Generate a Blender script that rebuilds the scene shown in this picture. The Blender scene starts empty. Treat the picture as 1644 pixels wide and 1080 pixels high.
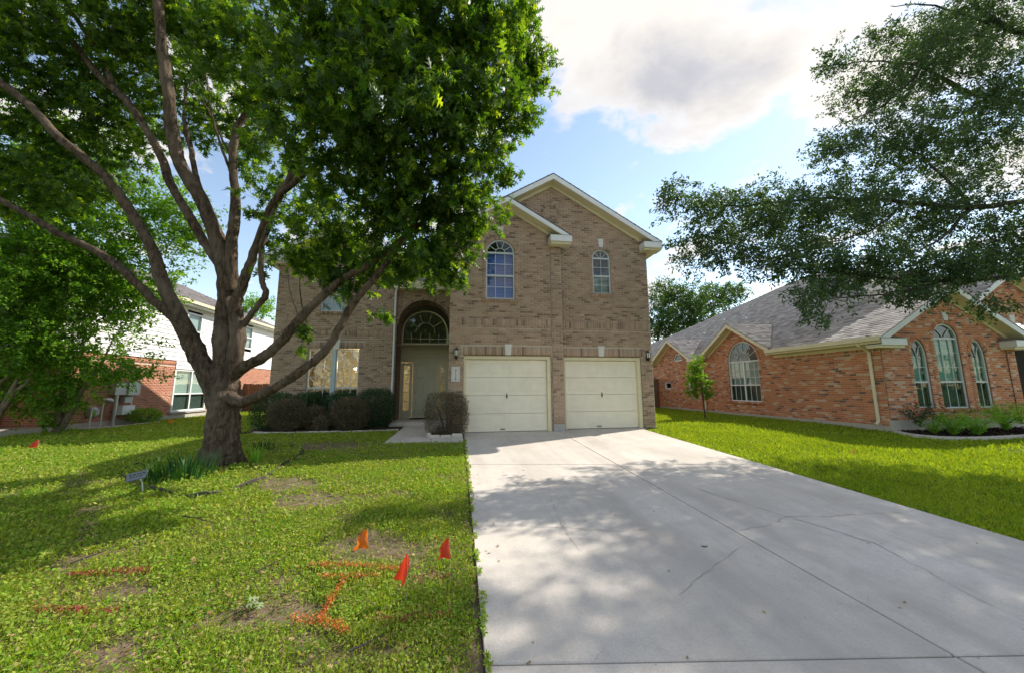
import bpy, bmesh, math, random
import numpy as np
from mathutils import Vector, Matrix
rng = np.random.default_rng(7); random.seed(7)
sc = bpy.context.scene
COL = sc.collection
R = math.radians

# ------------------------------------------------------------------ camera
YAW, PIT, ROL, CH, FPX = R(8.36), R(8.02), R(-0.34), 1.223, 581.9
_f = Vector((math.sin(YAW)*math.cos(PIT), math.cos(YAW)*math.cos(PIT), math.sin(PIT)))
_r = Vector((math.cos(YAW), -math.sin(YAW), 0)); _u = _r.cross(_f)
CR = math.cos(ROL)*_r + math.sin(ROL)*_u; CU = -math.sin(ROL)*_r + math.cos(ROL)*_u
cam = bpy.data.cameras.new('camera'); camo = bpy.data.objects.new('camera', cam); COL.objects.link(camo)
m = Matrix.Identity(4)
for i in range(3):
    m[i][0] = CR[i]; m[i][1] = CU[i]; m[i][2] = -_f[i]
m[2][3] = CH
camo.matrix_world = m
cam.sensor_width = 36; cam.lens = FPX/1644*36; cam.clip_start = 0.05; cam.clip_end = 2000
sc.camera = camo
CAMP = Vector((0, 0, CH))
def ray(x, y): return _f + CR*((x-822)/FPX) - CU*((y-540)/FPX)
def at(x, y, Y):                       # the point on the line of sight at depth Y
    d = ray(x, y); return CAMP + d*(Y/d.y)
SLOPE = 0.0366
def gz(y): return -SLOPE*(10.3-y) if y < 10.3 else 0.0
def gnd(x, y):                         # the point where the line of sight meets the sloping yard
    d = ray(x, y); t = (-SLOPE*10.3-CH)/(d.z-SLOPE*d.y); p = CAMP+d*t
    if p.y > 10.3: t = -CH/d.z; p = CAMP+d*t
    return p

# ------------------------------------------------------------------ light
SUN_EL, SUN_AZ = R(43.0), math.atan2(0.413, 0.911)      # azimuth counted from +X towards +Y
sd = Vector((math.cos(SUN_EL)*math.cos(SUN_AZ), math.cos(SUN_EL)*math.sin(SUN_AZ), math.sin(SUN_EL)))
sun = bpy.data.lights.new('sun', 'SUN'); sun.energy = 2.1; sun.angle = R(0.55); sun.color = (1, .94, .83)
suno = bpy.data.objects.new('sun', sun); COL.objects.link(suno)
suno.rotation_euler = sd.to_track_quat('Z', 'Y').to_euler(); suno.location = (20, 10, 30)
world = bpy.data.worlds.new('World'); sc.world = world; world.use_nodes = True
wn, wl = world.node_tree.nodes, world.node_tree.links
wn.clear()
def N(nt, t, **kw):
    n = nt.nodes.new(t)
    for k, v in kw.items():
        if k == 'inp':
            for a, b in v.items(): n.inputs[a].default_value = b
        else: setattr(n, k, v)
    return n
def math_node(nt, op, a=None, b=None, clamp=False):
    n = nt.nodes.new('ShaderNodeMath'); n.operation = op; n.use_clamp = clamp
    for i, v in enumerate((a, b)):
        if v is None: continue
        if isinstance(v, (int, float)): n.inputs[i].default_value = v
        else: nt.links.new(v, n.inputs[i])
    return n.outputs[0]
def ramp(nt, fac, stops, interp='LINEAR'):
    n = nt.nodes.new('ShaderNodeValToRGB'); n.color_ramp.interpolation = interp
    e = n.color_ramp.elements
    while len(e) < len(stops): e.new(0.5)
    for el, (p, c) in zip(e, stops):
        el.position = p; el.color = (*c, 1) if len(c) == 3 else c
    nt.links.new(fac, n.inputs[0]); return n.outputs[0]
def mixc(nt, fac, a, b, mode='MIX'):
    n = nt.nodes.new('ShaderNodeMix'); n.data_type = 'RGBA'; n.blend_type = mode
    for s, v in ((0, fac), (6, a), (7, b)):
        if isinstance(v, (int, float)): n.inputs[s].default_value = v
        elif isinstance(v, tuple): n.inputs[s].default_value = (*v, 1)
        else: nt.links.new(v, n.inputs[s])
    return n.outputs[2]
nt = world.node_tree
sky = N(nt, 'ShaderNodeTexSky', sky_type='NISHITA', sun_disc=False, sun_elevation=SUN_EL, sun_rotation=math.pi/2-SUN_AZ)
sky.air_density = 1.0; sky.dust_density = 0.1; sky.ozone_density = 1.6
tc = N(nt, 'ShaderNodeTexCoord')
sep = N(nt, 'ShaderNodeSeparateXYZ'); wl.new(tc.outputs['Generated'], sep.inputs[0])
zz = math_node(nt, 'ADD', math_node(nt, 'MAXIMUM', sep.outputs[2], 0.0), 0.16)
cx = math_node(nt, 'DIVIDE', sep.outputs[0], zz); cy = math_node(nt, 'DIVIDE', sep.outputs[1], zz)
cmb = N(nt, 'ShaderNodeCombineXYZ'); wl.new(cx, cmb.inputs[0]); wl.new(cy, cmb.inputs[1])
cmb.inputs[2].default_value = 1.1
n1 = N(nt, 'ShaderNodeTexNoise', inp={'Scale': 3.1, 'Detail': 9.0, 'Roughness': 0.56, 'Distortion': 0.25}); wl.new(cmb.outputs[0], n1.inputs['Vector'])
n2 = N(nt, 'ShaderNodeTexNoise', inp={'Scale': 2.6, 'Detail': 5.0, 'Roughness': 0.5}); wl.new(cmb.outputs[0], n2.inputs['Vector'])
# one large cloud stands ahead of the house, wisps elsewhere
CLX, CLY, CLW, CLH = 0.55, 0.67, 0.58, 0.23
ex = math_node(nt, 'DIVIDE', math_node(nt, 'SUBTRACT', cx, CLX), CLW); ey = math_node(nt, 'DIVIDE', math_node(nt, 'SUBTRACT', cy, CLY), CLH)
rr = math_node(nt, 'ADD', math_node(nt, 'MULTIPLY', ex, ex), math_node(nt, 'MULTIPLY', ey, ey))
blob = math_node(nt, 'MULTIPLY', math_node(nt, 'SUBTRACT', 1.0, rr, True), 0.22)
dens = math_node(nt, 'ADD', n1.outputs[0], blob)
cmask = ramp(nt, dens, [(0.0, (0, 0, 0)), (0.50, (0, 0, 0)), (0.585, (.8, .8, .8)), (0.70, (1, 1, 1)), (1, (1, 1, 1))])
thick = math_node(nt, 'ADD', math_node(nt, 'MULTIPLY', dens, 0.75), math_node(nt, 'MULTIPLY', n2.outputs[0], 0.5))
ccol = ramp(nt, thick, [(0.0, (2.3, 2.17, 2.0)), (0.72, (2.3, 2.17, 2.0)), (0.92, (1.42, 1.42, 1.52)), (1, (1.3, 1.3, 1.42))])
skyl = mixc(nt, 1.0, sky.outputs[0], (.70, .61, .52), 'MULTIPLY')
skym = mixc(nt, cmask, skyl, ccol)
bg = N(nt, 'ShaderNodeBackground', inp={'Strength': 0.15}); wl.new(skym, bg.inputs[0])
wo = N(nt, 'ShaderNodeOutputWorld'); wl.new(bg.outputs[0], wo.inputs[0])
vs = sc.view_settings; vs.view_transform = 'Standard'; vs.look = 'None'; vs.exposure = 1.66; vs.gamma = 1.0; vs.use_curve_mapping = False
sc.cycles.max_bounces = 8; sc.cycles.transparent_max_bounces = 12; sc.cycles.use_denoising = True
sc.cycles.diffuse_bounces = 4; sc.cycles.sample_clamp_indirect = 6.0

# ------------------------------------------------------------------ materials
def mat(name, rough=0.8, spec=0.3):
    M = bpy.data.materials.new(name); M.use_nodes = True
    b = M.node_tree.nodes['Principled BSDF']; b.inputs['Roughness'].default_value = rough
    b.inputs['Specular IOR Level'].default_value = spec
    return M, M.node_tree, b
def rnd_value(nt):                       # one value per loose piece, per object
    g = N(nt, 'ShaderNodeNewGeometry'); o = N(nt, 'ShaderNodeObjectInfo')
    return math_node(nt, 'FRACT', math_node(nt, 'ADD', g.outputs['Random Per Island'], o.outputs['Random']))
def pos_noise(nt, scale, detail=4, rough=0.55, vec=None):
    g = N(nt, 'ShaderNodeNewGeometry')
    n = N(nt, 'ShaderNodeTexNoise', inp={'Scale': scale, 'Detail': detail, 'Roughness': rough})
    if vec:
        mp = N(nt, 'ShaderNodeMapping'); mp.inputs['Scale'].default_value = vec
        nt.links.new(g.outputs['Position'], mp.inputs[0]); nt.links.new(mp.outputs[0], n.inputs['Vector'])
    else: nt.links.new(g.outputs['Position'], n.inputs['Vector'])
    return n.outputs[0]
def bump(nt, b, h, strength=0.4, dist=0.01):
    n = N(nt, 'ShaderNodeBump', inp={'Strength': strength, 'Distance': dist}); nt.links.new(h, n.inputs['Height']); nt.links.new(n.outputs[0], b.inputs['Normal'])
def paint_mat(name, col, rough=0.5, var=0.06, spec=0.3, metal=0.0):
    M, nt, b = mat(name, rough, spec)
    n = pos_noise(nt, 3.0, 5); f = pos_noise(nt, 40, 3)
    c = mixc(nt, ramp(nt, n, [(.3, (0, 0, 0)), (.75, (1, 1, 1))]), tuple(x*(1-var*2.2) for x in col), col)
    c = mixc(nt, math_node(nt, 'MULTIPLY', f, var*1.5), c, tuple(x*.75 for x in col))
    nt.links.new(c, b.inputs['Base Color']); b.inputs['Metallic'].default_value = metal
    bump(nt, b, f, .08, .004)
    return M
def brick_mat(name, stops, dirt=(.16, .12, .09)):
    M, nt, b = mat(name, .9, .2)
    v = rnd_value(nt)
    c = ramp(nt, v, stops)
    f = pos_noise(nt, 55, 4, .7); l = pos_noise(nt, .9, 5)
    c = mixc(nt, math_node(nt, 'MULTIPLY', ramp(nt, f, [(.35, (0, 0, 0)), (.7, (1, 1, 1))]), .35), c, dirt)
    c = mixc(nt, math_node(nt, 'MULTIPLY', ramp(nt, l, [(.4, (0, 0, 0)), (.75, (1, 1, 1))]), .25), c, tuple(x*.8 for x in dirt))
    nt.links.new(c, b.inputs['Base Color']); bump(nt, b, f, .5, .006)
    return M
M_BRICK = brick_mat('tan_brick', [(0, (.20, .132, .092)), (.09, (.27, .182, .128)), (.18, (.39, .265, .182)), (.5, (.465, .325, .225)), (.75, (.53, .385, .275)), (.9, (.46, .29, .195)), (1, (.57, .43, .31))], (.27, .205, .145))
M_REDB = brick_mat('red_brick', [(0, (.14, .10, .085)), (.07, (.28, .13, .085)), (.13, (.60, .225, .10)), (.45, (.70, .30, .135)), (.72, (.58, .21, .095)), (.84, (.70, .38, .235)), (.91, (.70, .50, .34)), (1, (.70, .56, .42))], (.34, .14, .09))
M_ORB = brick_mat('orange_brick', [(0, (.26, .14, .10)), (.08, (.46, .19, .12)), (.5, (.56, .25, .155)), (.8, (.50, .20, .125)), (1, (.62, .34, .23))], (.34, .15, .10))
def plain_noise(name, a, b_, scale=6, rough=.9, bs=.3, bd=.004, fine=90):
    M, nt, b = mat(name, rough, .2)
    n = pos_noise(nt, scale, 6); f = pos_noise(nt, fine, 3, .7)
    c = mixc(nt, n, a, b_); c = mixc(nt, math_node(nt, 'MULTIPLY', f, .3), c, tuple(x*.55 for x in a))
    nt.links.new(c, b.inputs['Base Color']); bump(nt, b, f, bs, bd)
    return M
M_MORT = plain_noise('tan_mortar', (.50, .43, .35), (.62, .54, .45), 3)
M_MORTR = plain_noise('grey_mortar', (.56, .48, .40), (.66, .58, .49), 3)
def brick_tex(name, c1, c2, mo):
    M, nt, b = mat(name, .9, .2)
    g = N(nt, 'ShaderNodeNewGeometry'); s = N(nt, 'ShaderNodeSeparateXYZ'); nt.links.new(g.outputs['Position'], s.inputs[0])
    cb = N(nt, 'ShaderNodeCombineXYZ'); nt.links.new(math_node(nt, 'ADD', s.outputs[0], s.outputs[1]), cb.inputs[0]); nt.links.new(s.outputs[2], cb.inputs[1])
    br = N(nt, 'ShaderNodeTexBrick', inp={'Color1': (*c1, 1), 'Color2': (*c2, 1), 'Mortar': (*mo, 1), 'Scale': 1.0, 'Mortar Size': .005, 'Brick Width': .203, 'Row Height': .0677})
    nt.links.new(cb.outputs[0], br.inputs[0]); nt.links.new(br.outputs[0], b.inputs['Base Color']); bump(nt, b, br.outputs[1], -.5, .01)
    return M
M_BTEX = brick_tex('tan_brick_plain', (.36, .25, .18), (.16, .11, .08), (.40, .34, .27))
M_RTEX = brick_tex('red_brick_plain', (.42, .15, .08), (.28, .10, .06), (.45, .39, .32))
M_CREAM = paint_mat('cream_trim', (.82, .74, .50), .55)
M_TRIMW = paint_mat('white_trim', (.86, .87, .86), .5)
M_DOORG = paint_mat('garage_cream', (.91, .84, .68), .42, .05, .4)
M_FDOOR = paint_mat('door_paint', (.64, .61, .46), .4, .05, .4)
M_WFR = paint_mat('window_frame', (.62, .66, .64), .4, .04)
M_BLUEP = paint_mat('mullion_blue', (.50, .60, .60), .45, .04)
M_STONEW = plain_noise('cast_stone', (.70, .67, .62), (.80, .77, .72), 5)
M_STONEG = plain_noise('grey_stone', (.38, .36, .34), (.52, .50, .47), 5)
M_STONEE = plain_noise('edging_stone', (.50, .45, .38), (.66, .61, .54), 6, .9, .5, .01, 40)
M_SIDE = paint_mat('white_siding', (.82, .80, .80), .55, .04)
M_DARK = paint_mat('dark_metal', (.02, .02, .022), .35, .1, .5)
M_GREYM = paint_mat('grey_metal', (.46, .49, .49), .45, .08, .5, .3)
M_GALV = paint_mat('galvanised', (.55, .56, .56), .4, .08, .5, .6)
M_WOOD = plain_noise('fence_wood', (.17, .10, .065), (.27, .165, .11), 2, .9, .6, .01, 30)
M_FOUND = plain_noise('slab_concrete', (.46, .42, .36), (.58, .54, .47), 3)
def conc_mat():
    M, nt, b = mat('drive_concrete', .85, .25)
    n = pos_noise(nt, .55, 7, .6); m2 = pos_noise(nt, 2.3, 6, .65); f = pos_noise(nt, 70, 4, .75); s = pos_noise(nt, 1.1, 6, .62, (1, .35, 1))
    c = mixc(nt, ramp(nt, n, [(.3, (0, 0, 0)), (.7, (1, 1, 1))]), (.565, .505, .44), (.68, .615, .545))
    c = mixc(nt, math_node(nt, 'MULTIPLY', ramp(nt, m2, [(.45, (0, 0, 0)), (.8, (1, 1, 1))]), .45), c, (.42, .375, .33))
    c = mixc(nt, math_node(nt, 'MULTIPLY', ramp(nt, s, [(.50, (0, 0, 0)), (.72, (1, 1, 1))]), .55), c, (.36, .315, .265))
    c = mixc(nt, math_node(nt, 'MULTIPLY', ramp(nt, f, [(.4, (0, 0, 0)), (.75, (1, 1, 1))]), .5), c, (.33, .30, .27))
    md = pos_noise(nt, 7.5, 6, .7); c = mixc(nt, math_node(nt, 'MULTIPLY', ramp(nt, md, [(.5, (0, 0, 0)), (.72, (1, 1, 1))]), .35), c, (.40, .355, .31))
    tk = pos_noise(nt, 1.0, 5, .6, (2.6, .10, 1)); c = mixc(nt, math_node(nt, 'MULTIPLY', ramp(nt, tk, [(.48, (0, 0, 0)), (.70, (1, 1, 1))]), .40), c, (.37, .33, .29))
    sp = pos_noise(nt, 23, 2, .5)
    c = mixc(nt, ramp(nt, sp, [(.73, (0, 0, 0)), (.78, (.6, .6, .6))]), c, (.20, .18, .16))
    nt.links.new(c, b.inputs['Base Color']); bump(nt, b, f, .35, .003)
    return M
M_CONC = conc_mat()
M_CRACK = plain_noise('crack_stain', (.33, .29, .25), (.50, .45, .40), 8)
M_JOINT = plain_noise('joint_filler', (.055, .05, .04), (.10, .085, .065), 8)
M_ASPH = plain_noise('asphalt', (.045, .045, .047), (.07, .07, .07), 4)
def shingle_mat(name, stops):
    M, nt, b = mat(name, .95, .15)
    c = ramp(nt, rnd_value(nt), stops); f = pos_noise(nt, 120, 3, .8); l = pos_noise(nt, .6, 4)
    c = mixc(nt, math_node(nt, 'MULTIPLY', f, .35), c, (.10, .09, .09)); c = mixc(nt, math_node(nt, 'MULTIPLY', l, .25), c, (.30, .26, .24))
    nt.links.new(c, b.inputs['Base Color']); bump(nt, b, f, .6, .004)
    return M
M_SHIN = shingle_mat('grey_shingle', [(0, (.27, .245, .225)), (.3, (.39, .355, .325)), (.7, (.49, .45, .415)), (1, (.60, .555, .515))])
M_SHIND = shingle_mat('dark_shingle', [(0, (.10, .09, .095)), (.4, (.15, .14, .145)), (1, (.23, .215, .215))])
def glass_mat(name, tint, refl=.12):
    M = bpy.data.materials.new(name); M.use_nodes = True; nt = M.node_tree; nt.nodes.clear()
    t = N(nt, 'ShaderNodeBsdfTransparent', inp={'Color': (*tint, 1)}); g = N(nt, 'ShaderNodeBsdfGlossy', inp={'Color': (1, 1, 1, 1), 'Roughness': .015})
    lw = N(nt, 'ShaderNodeLayerWeight', inp={'Blend': .5}); f = math_node(nt, 'ADD', math_node(nt, 'MULTIPLY', math_node(nt, 'POWER', lw.outputs['Facing'], 4.0), .7), refl, True)
    wv = pos_noise(nt, 2.2, 2); bn = N(nt, 'ShaderNodeBump', inp={'Strength': .06, 'Distance': .05}); nt.links.new(wv, bn.inputs['Height']); nt.links.new(bn.outputs[0], g.inputs['Normal'])
    mx = N(nt, 'ShaderNodeMixShader'); nt.links.new(f, mx.inputs[0]); nt.links.new(t.outputs[0], mx.inputs[1]); nt.links.new(g.outputs[0], mx.inputs[2])
    o = N(nt, 'ShaderNodeOutputMaterial'); nt.links.new(mx.outputs[0], o.inputs[0])
    return M
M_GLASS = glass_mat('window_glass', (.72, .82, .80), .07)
M_GLASS_SKYREFL = glass_mat('sky_reflection_tint', (.34, .50, .92), .06)  # blue sky reflection painted in as the pane's tint, real gloss kept low
M_GLASS_TREEREFL = glass_mat('tree_reflection_tint', (.46, .76, .66), .05)  # teal reflection of trees and lawn put into the pane colour
M_SIGN = paint_mat('sign_plate', (.16, .19, .21), .5)
M_BLIND = paint_mat('blind_slats', (.66, .67, .64), .6, .03)
M_BLINDG = paint_mat('blind_green', (.56, .62, .56), .6, .03)
M_CURT = paint_mat('curtain', (.66, .60, .46), .8, .05)
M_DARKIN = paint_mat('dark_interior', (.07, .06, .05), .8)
M_SCREEN = paint_mat('insect_screen', (.16, .18, .17), .8)
def leaf_mat(name, stops, trans=.45, tcol=(1.0, 1.15, .35), rough=.42, spec=.35, patch=None):
    M = bpy.data.materials.new(name); M.use_nodes = True; nt = M.node_tree; b = nt.nodes['Principled BSDF']
    c = ramp(nt, rnd_value(nt), stops); l = pos_noise(nt, .8, 3)
    c = mixc(nt, math_node(nt, 'MULTIPLY', l, .5), c, stops[0][1])
    if patch: c = mixc(nt, math_node(nt, 'MULTIPLY', ramp(nt, pos_noise(nt, patch[1], 5, .65), [(.42, (0, 0, 0)), (.68, (1, 1, 1))]), patch[2]), c, patch[0])
    nt.links.new(c, b.inputs['Base Color']); b.inputs['Roughness'].default_value = rough; b.inputs['Specular IOR Level'].default_value = spec
    t = N(nt, 'ShaderNodeBsdfTranslucent'); nt.links.new(mixc(nt, 1.0, c, tcol, 'MULTIPLY'), t.inputs[0])
    mx = N(nt, 'ShaderNodeMixShader'); mx.inputs[0].default_value = trans
    nt.links.new(b.outputs[0], mx.inputs[1]); nt.links.new(t.outputs[0], mx.inputs[2]); nt.links.new(mx.outputs[0], nt.nodes['Material Output'].inputs[0])
    return M
M_LOAK = leaf_mat('oak_leaf', [(0, (.018, .050, .011)), (.5, (.042, .100, .016)), (.82, (.085, .165, .024)), (1, (.18, .26, .035))], .48, (4.2, 3.5, .6), .45, .28)
M_LLIVE = leaf_mat('live_oak_leaf', [(0, (.034, .070, .036)), (.5, (.058, .105, .050)), (.85, (.085, .14, .055)), (1, (.15, .21, .06))], .38, (2.0, 2.0, .7), .5, .25)
M_LCRAPE = leaf_mat('crape_leaf', [(0, (.065, .15, .02)), (.5, (.13, .27, .032)), (1, (.22, .37, .05))], .5, (2.1, 2.0, .45), .5, .2)
M_LBG = leaf_mat('far_leaf', [(0, (.035, .08, .024)), (.5, (.065, .13, .035)), (1, (.12, .20, .05))], .4, (1.7, 1.7, .5))
M_SHG = leaf_mat('holly_leaf', [(0, (.02, .065, .018)), (.6, (.035, .10, .028)), (1, (.07, .15, .04))], .2)
M_SHB = leaf_mat('bronze_leaf', [(0, (.08, .070, .036)), (.5, (.165, .138, .075)), (.85, (.22, .18, .105)), (1, (.32, .26, .17))], .2, (1.2, 1, .8))
M_FERN = leaf_mat('fern_leaf', [(0, (.14, .32, .03)), (.6, (.24, .46, .045)), (1, (.36, .54, .07))], .5, (1.5, 1.5, .4))
M_ROSE = leaf_mat('rose_leaf', [(0, (.02, .06, .03)), (1, (.06, .12, .05))], .2)
M_STRAP = leaf_mat('strap_leaf', [(0, (.02, .08, .02)), (1, (.06, .16, .03))], .3)
M_WEED = leaf_mat('weed_leaf', [(0, (.11, .24, .028)), (.4, (.24, .40, .040)), (.75, (.37, .50, .055)), (.9, (.52, .51, .11)), (1, (.62, .50, .25))], .42, (1.5, 1.4, .5), .6, .12, ((.40, .37, .10), 1.6, .42))
M_GRASS = leaf_mat('lawn_grass', [(0, (.15, .26, .02)), (.5, (.32, .44, .032)), (.9, (.45, .53, .05)), (1, (.58, .53, .15))], .45, (1.5, 1.35, .4), .6, .12, ((.16, .25, .02), .9, .6))
M_DEAD = leaf_mat('dead_leaf', [(0, (.20, .12, .05)), (.5, (.36, .23, .11)), (1, (.52, .38, .21))], .15, (1, .9, .6), .8, .1)
M_MULCH = leaf_mat('mulch_chip', [(0, (.018, .013, .010)), (.7, (.05, .034, .026)), (1, (.13, .09, .07))], 0.0, (1, 1, 1), .9, .1)
def bark_mat(name, a, b_, c3):
    M, nt, b = mat(name, .92, .15)
    v = pos_noise(nt, 17, 6, .7, (1, 1, .28)); f = pos_noise(nt, 60, 5, .75, (1, 1, .5)); l = pos_noise(nt, 1.6, 4)
    c = mixc(nt, ramp(nt, v, [(.38, (0, 0, 0)), (.62, (1, 1, 1))]), a, b_)
    c = mixc(nt, ramp(nt, l, [(.5, (0, 0, 0)), (.7, (.7, .7, .7))]), c, c3)
    c = mixc(nt, math_node(nt, 'MULTIPLY', f, .5), c, tuple(x*.5 for x in a))
    nt.links.new(c, b.inputs['Base Color']); h = math_node(nt, 'ADD', v, math_node(nt, 'MULTIPLY', f, .5)); bump(nt, b, h, 1.0, .06)
    return M
M_BARK = bark_mat('oak_bark', (.065, .045, .030), (.235, .175, .12), (.32, .25, .185))
M_BARKL = bark_mat('live_oak_bark', (.06, .05, .04), (.13, .11, .09), (.16, .14, .12))
M_BARKC = bark_mat('crape_bark', (.30, .23, .16), (.46, .37, .27), (.22, .16, .11))
def soil_mat():
    M, nt, b = mat('yard_soil', .95, .1)
    n = pos_noise(nt, 1.3, 6, .6); f = pos_noise(nt, 45, 4, .7); k = pos_noise(nt, 9, 4)
    c = mixc(nt, ramp(nt, n, [(.35, (0, 0, 0)), (.65, (1, 1, 1))]), (.20, .145, .10), (.30, .22, .155))
    c = mixc(nt, ramp(nt, k, [(.45, (0, 0, 0)), (.6, (.8, .8, .8))]), c, (.11, .115, .04))
    c = mixc(nt, math_node(nt, 'MULTIPLY', f, .55), c, (.08, .06, .04))
    g = N(nt, 'ShaderNodeNewGeometry'); s = N(nt, 'ShaderNodeSeparateXYZ'); nt.links.new(g.outputs['Position'], s.inputs[0])
    far = math_node(nt, 'MAXIMUM', math_node(nt, 'GREATER_THAN', s.outputs[0], 5.4), math_node(nt, 'MULTIPLY', math_node(nt, 'SUBTRACT', -6.0, s.outputs[0]), .5, True))
    c = mixc(nt, math_node(nt, 'MULTIPLY', far, .85), c, (.085, .13, .02))
    nt.links.new(c, b.inputs['Base Color']); bump(nt, b, f, .8, .02)
    return M
M_SOIL = soil_mat()
M_GREENG = plain_noise('lawn_base', (.05, .09, .018), (.09, .14, .03), 3, .95, .8, .02, 60)
M_BED = plain_noise('bed_soil', (.05, .036, .025), (.11, .08, .055), 6, .95, .8, .02, 50)
M_REDM = plain_noise('red_mulch', (.26, .08, .04), (.36, .13, .07), 8, .95, .8, .02, 60)
M_EDGE = plain_noise('plastic_edging', (.035, .035, .032), (.12, .10, .08), 3, .6)
M_RUB = plain_noise('mat_rubber', (.02, .025, .02), (.035, .04, .035), 20)
M_BULB = bpy.data.materials.new('bulb'); M_BULB.use_nodes = True
_b = M_BULB.node_tree.nodes['Principled BSDF']; _b.inputs['Emission Color'].default_value = (1, .75, .4, 1); _b.inputs['Emission Strength'].default_value = 6
def flag_mat(name, col, t=.4):
    M = bpy.data.materials.new(name); M.use_nodes = True; nt = M.node_tree; b = nt.nodes['Principled BSDF']
    v = pos_noise(nt, 30, 4); c = mixc(nt, v, tuple(x*.75 for x in col), col)
    nt.links.new(c, b.inputs['Base Color']); b.inputs['Roughness'].default_value = .5
    t_ = N(nt, 'ShaderNodeBsdfTranslucent'); nt.links.new(c, t_.inputs[0]); mx = N(nt, 'ShaderNodeMixShader'); mx.inputs[0].default_value = t
    nt.links.new(b.outputs[0], mx.inputs[1]); nt.links.new(t_.outputs[0], mx.inputs[2]); nt.links.new(mx.outputs[0], nt.nodes['Material Output'].inputs[0])
    return M
M_FORG, M_FRED, M_FYEL = flag_mat('flag_orange', (.90, .22, .015)), flag_mat('flag_red', (.85, .07, .02)), flag_mat('flag_yellow', (.85, .50, .03))
M_PORG, M_PRED = flag_mat('paint_orange', (.66, .17, .03), .2), flag_mat('paint_red', (.36, .05, .035), .2)

# ------------------------------------------------------------------ object helpers
def thing(name, loc, label=None, cat=None, group=None, kind=None):
    o = bpy.data.objects.new(name, None); o.empty_display_size = .2; COL.objects.link(o); o.location = loc
    return tag(o, label, cat, group, kind)
def tag(o, label=None, cat=None, group=None, kind=None):
    for k, v in (('label', label), ('category', cat), ('group', group), ('kind', kind)):
        if v: o[k] = v
    return o
def root_loc(p): return p.location    # children keep world coordinates, so a parent's own location is its place
def link(o, parent=None):
    COL.objects.link(o)
    if parent is not None:
        o.parent = parent
        o.matrix_parent_inverse = Matrix.Translation(-root_loc(parent))
    return o
class MB:
    def __init__(s): s.v = []; s.f = []
    def add(s, vs, fs):
        n = len(s.v); s.v += [tuple(p) for p in vs]; s.f += [tuple(i+n for i in f) for f in fs]; return s
    def quad(s, a, b, c, d): return s.add((a, b, c, d), ((0, 1, 2, 3),))
    def hexa(s, p):                    # eight corners: four below/back, four above/front
        return s.add(p, ((0, 3, 2, 1), (4, 5, 6, 7), (0, 1, 5, 4), (1, 2, 6, 5), (2, 3, 7, 6), (3, 0, 4, 7)))
    def box(s, x0, x1, y0, y1, z0, z1):
        return s.hexa([(x0, y0, z0), (x1, y0, z0), (x1, y1, z0), (x0, y1, z0), (x0, y0, z1), (x1, y0, z1), (x1, y1, z1), (x0, y1, z1)])
    def tube(s, pts, rad, n=8, cap=True, bumpy=0.0, rough=0.0):
        pts = [Vector(p) for p in pts]; rings = []; x = None
        for i, p in enumerate(pts):
            d = (pts[min(i+1, len(pts)-1)]-pts[max(i-1, 0)]).normalized()
            if x is None: x = d.cross(Vector((.31, .92, .24)))
            x = (x-d*x.dot(d)).normalized(); y = d.cross(x)
            r = rad[i] if hasattr(rad, '__len__') else rad
            ring = []
            for k in range(n):
                a = 2*math.pi*k/n; q = r*(1+bumpy*(math.sin(3*a+i*.9)+.8*math.sin(5*a-i*1.3)+.9*math.sin(2*a+i*.37))*.5+rough*random.uniform(-1, 1))
                ring.append(p+x*math.cos(a)*q+y*math.sin(a)*q)
            rings.append(ring)
        fs = []; vs = [v for r_ in rings for v in r_]
        for i in range(len(pts)-1):
            for k in range(n):
                k2 = (k+1) % n; fs.append((i*n+k, i*n+k2, (i+1)*n+k2, (i+1)*n+k))
        if cap: fs.append(tuple(range(n))[::-1]); fs.append(tuple((len(pts)-1)*n+k for k in range(n)))
        return s.add(vs, fs)
    def mesh(s, name, m_, smooth=False):
        me = bpy.data.meshes.new(name); me.from_pydata(s.v, [], s.f)
        if m_: me.materials.append(m_)
        if smooth:
            me.polygons.foreach_set('use_smooth', [True]*len(me.polygons))
        me.update(); return me
    def obj(s, name, m_, parent=None, smooth=False, **t):
        return tag(link(bpy.data.objects.new(name, s.mesh(name, m_, smooth)), parent), **t)
def np_mesh(name, V, polysizes, idx, m_, smooth=False):
    """V (n,3); polysizes (p,), idx flat corner list"""
    me = bpy.data.meshes.new(name); V = np.asarray(V, np.float32); idx = np.asarray(idx, np.int32); ps = np.asarray(polysizes, np.int32)
    me.vertices.add(len(V)); me.vertices.foreach_set('co', V.ravel())
    me.loops.add(len(idx)); me.loops.foreach_set('vertex_index', idx)
    me.polygons.add(len(ps)); st = np.zeros(len(ps), np.int32); st[1:] = np.cumsum(ps)[:-1]
    me.polygons.foreach_set('loop_start', st); me.polygons.foreach_set('loop_total', ps)
    if smooth: me.polygons.foreach_set('use_smooth', np.ones(len(ps), bool))
    me.materials.append(m_); me.update(calc_edges=True); return me
def stamp(name, P, X, Y, Z, shape, faces, m_, parent=None, **t):
    """many copies of a small flat shape (k,3) at P with axes X,Y,Z (each n,3, scaled) as one mesh"""
    sh = np.asarray(shape, float); n, k = len(P), len(sh)
    V = P[:, None, :] + sh[None, :, 0:1]*X[:, None, :] + sh[None, :, 1:2]*Y[:, None, :] + sh[None, :, 2:3]*Z[:, None, :]
    fi = np.concatenate([np.asarray(f) for f in faces]); ps = np.array([len(f) for f in faces])
    idx = (fi[None, :] + (np.arange(n)*k)[:, None]).ravel()
    me = np_mesh(name, V.reshape(-1, 3), np.tile(ps, n), idx, m_)
    return tag(link(bpy.data.objects.new(name, me), parent), **t)
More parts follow.
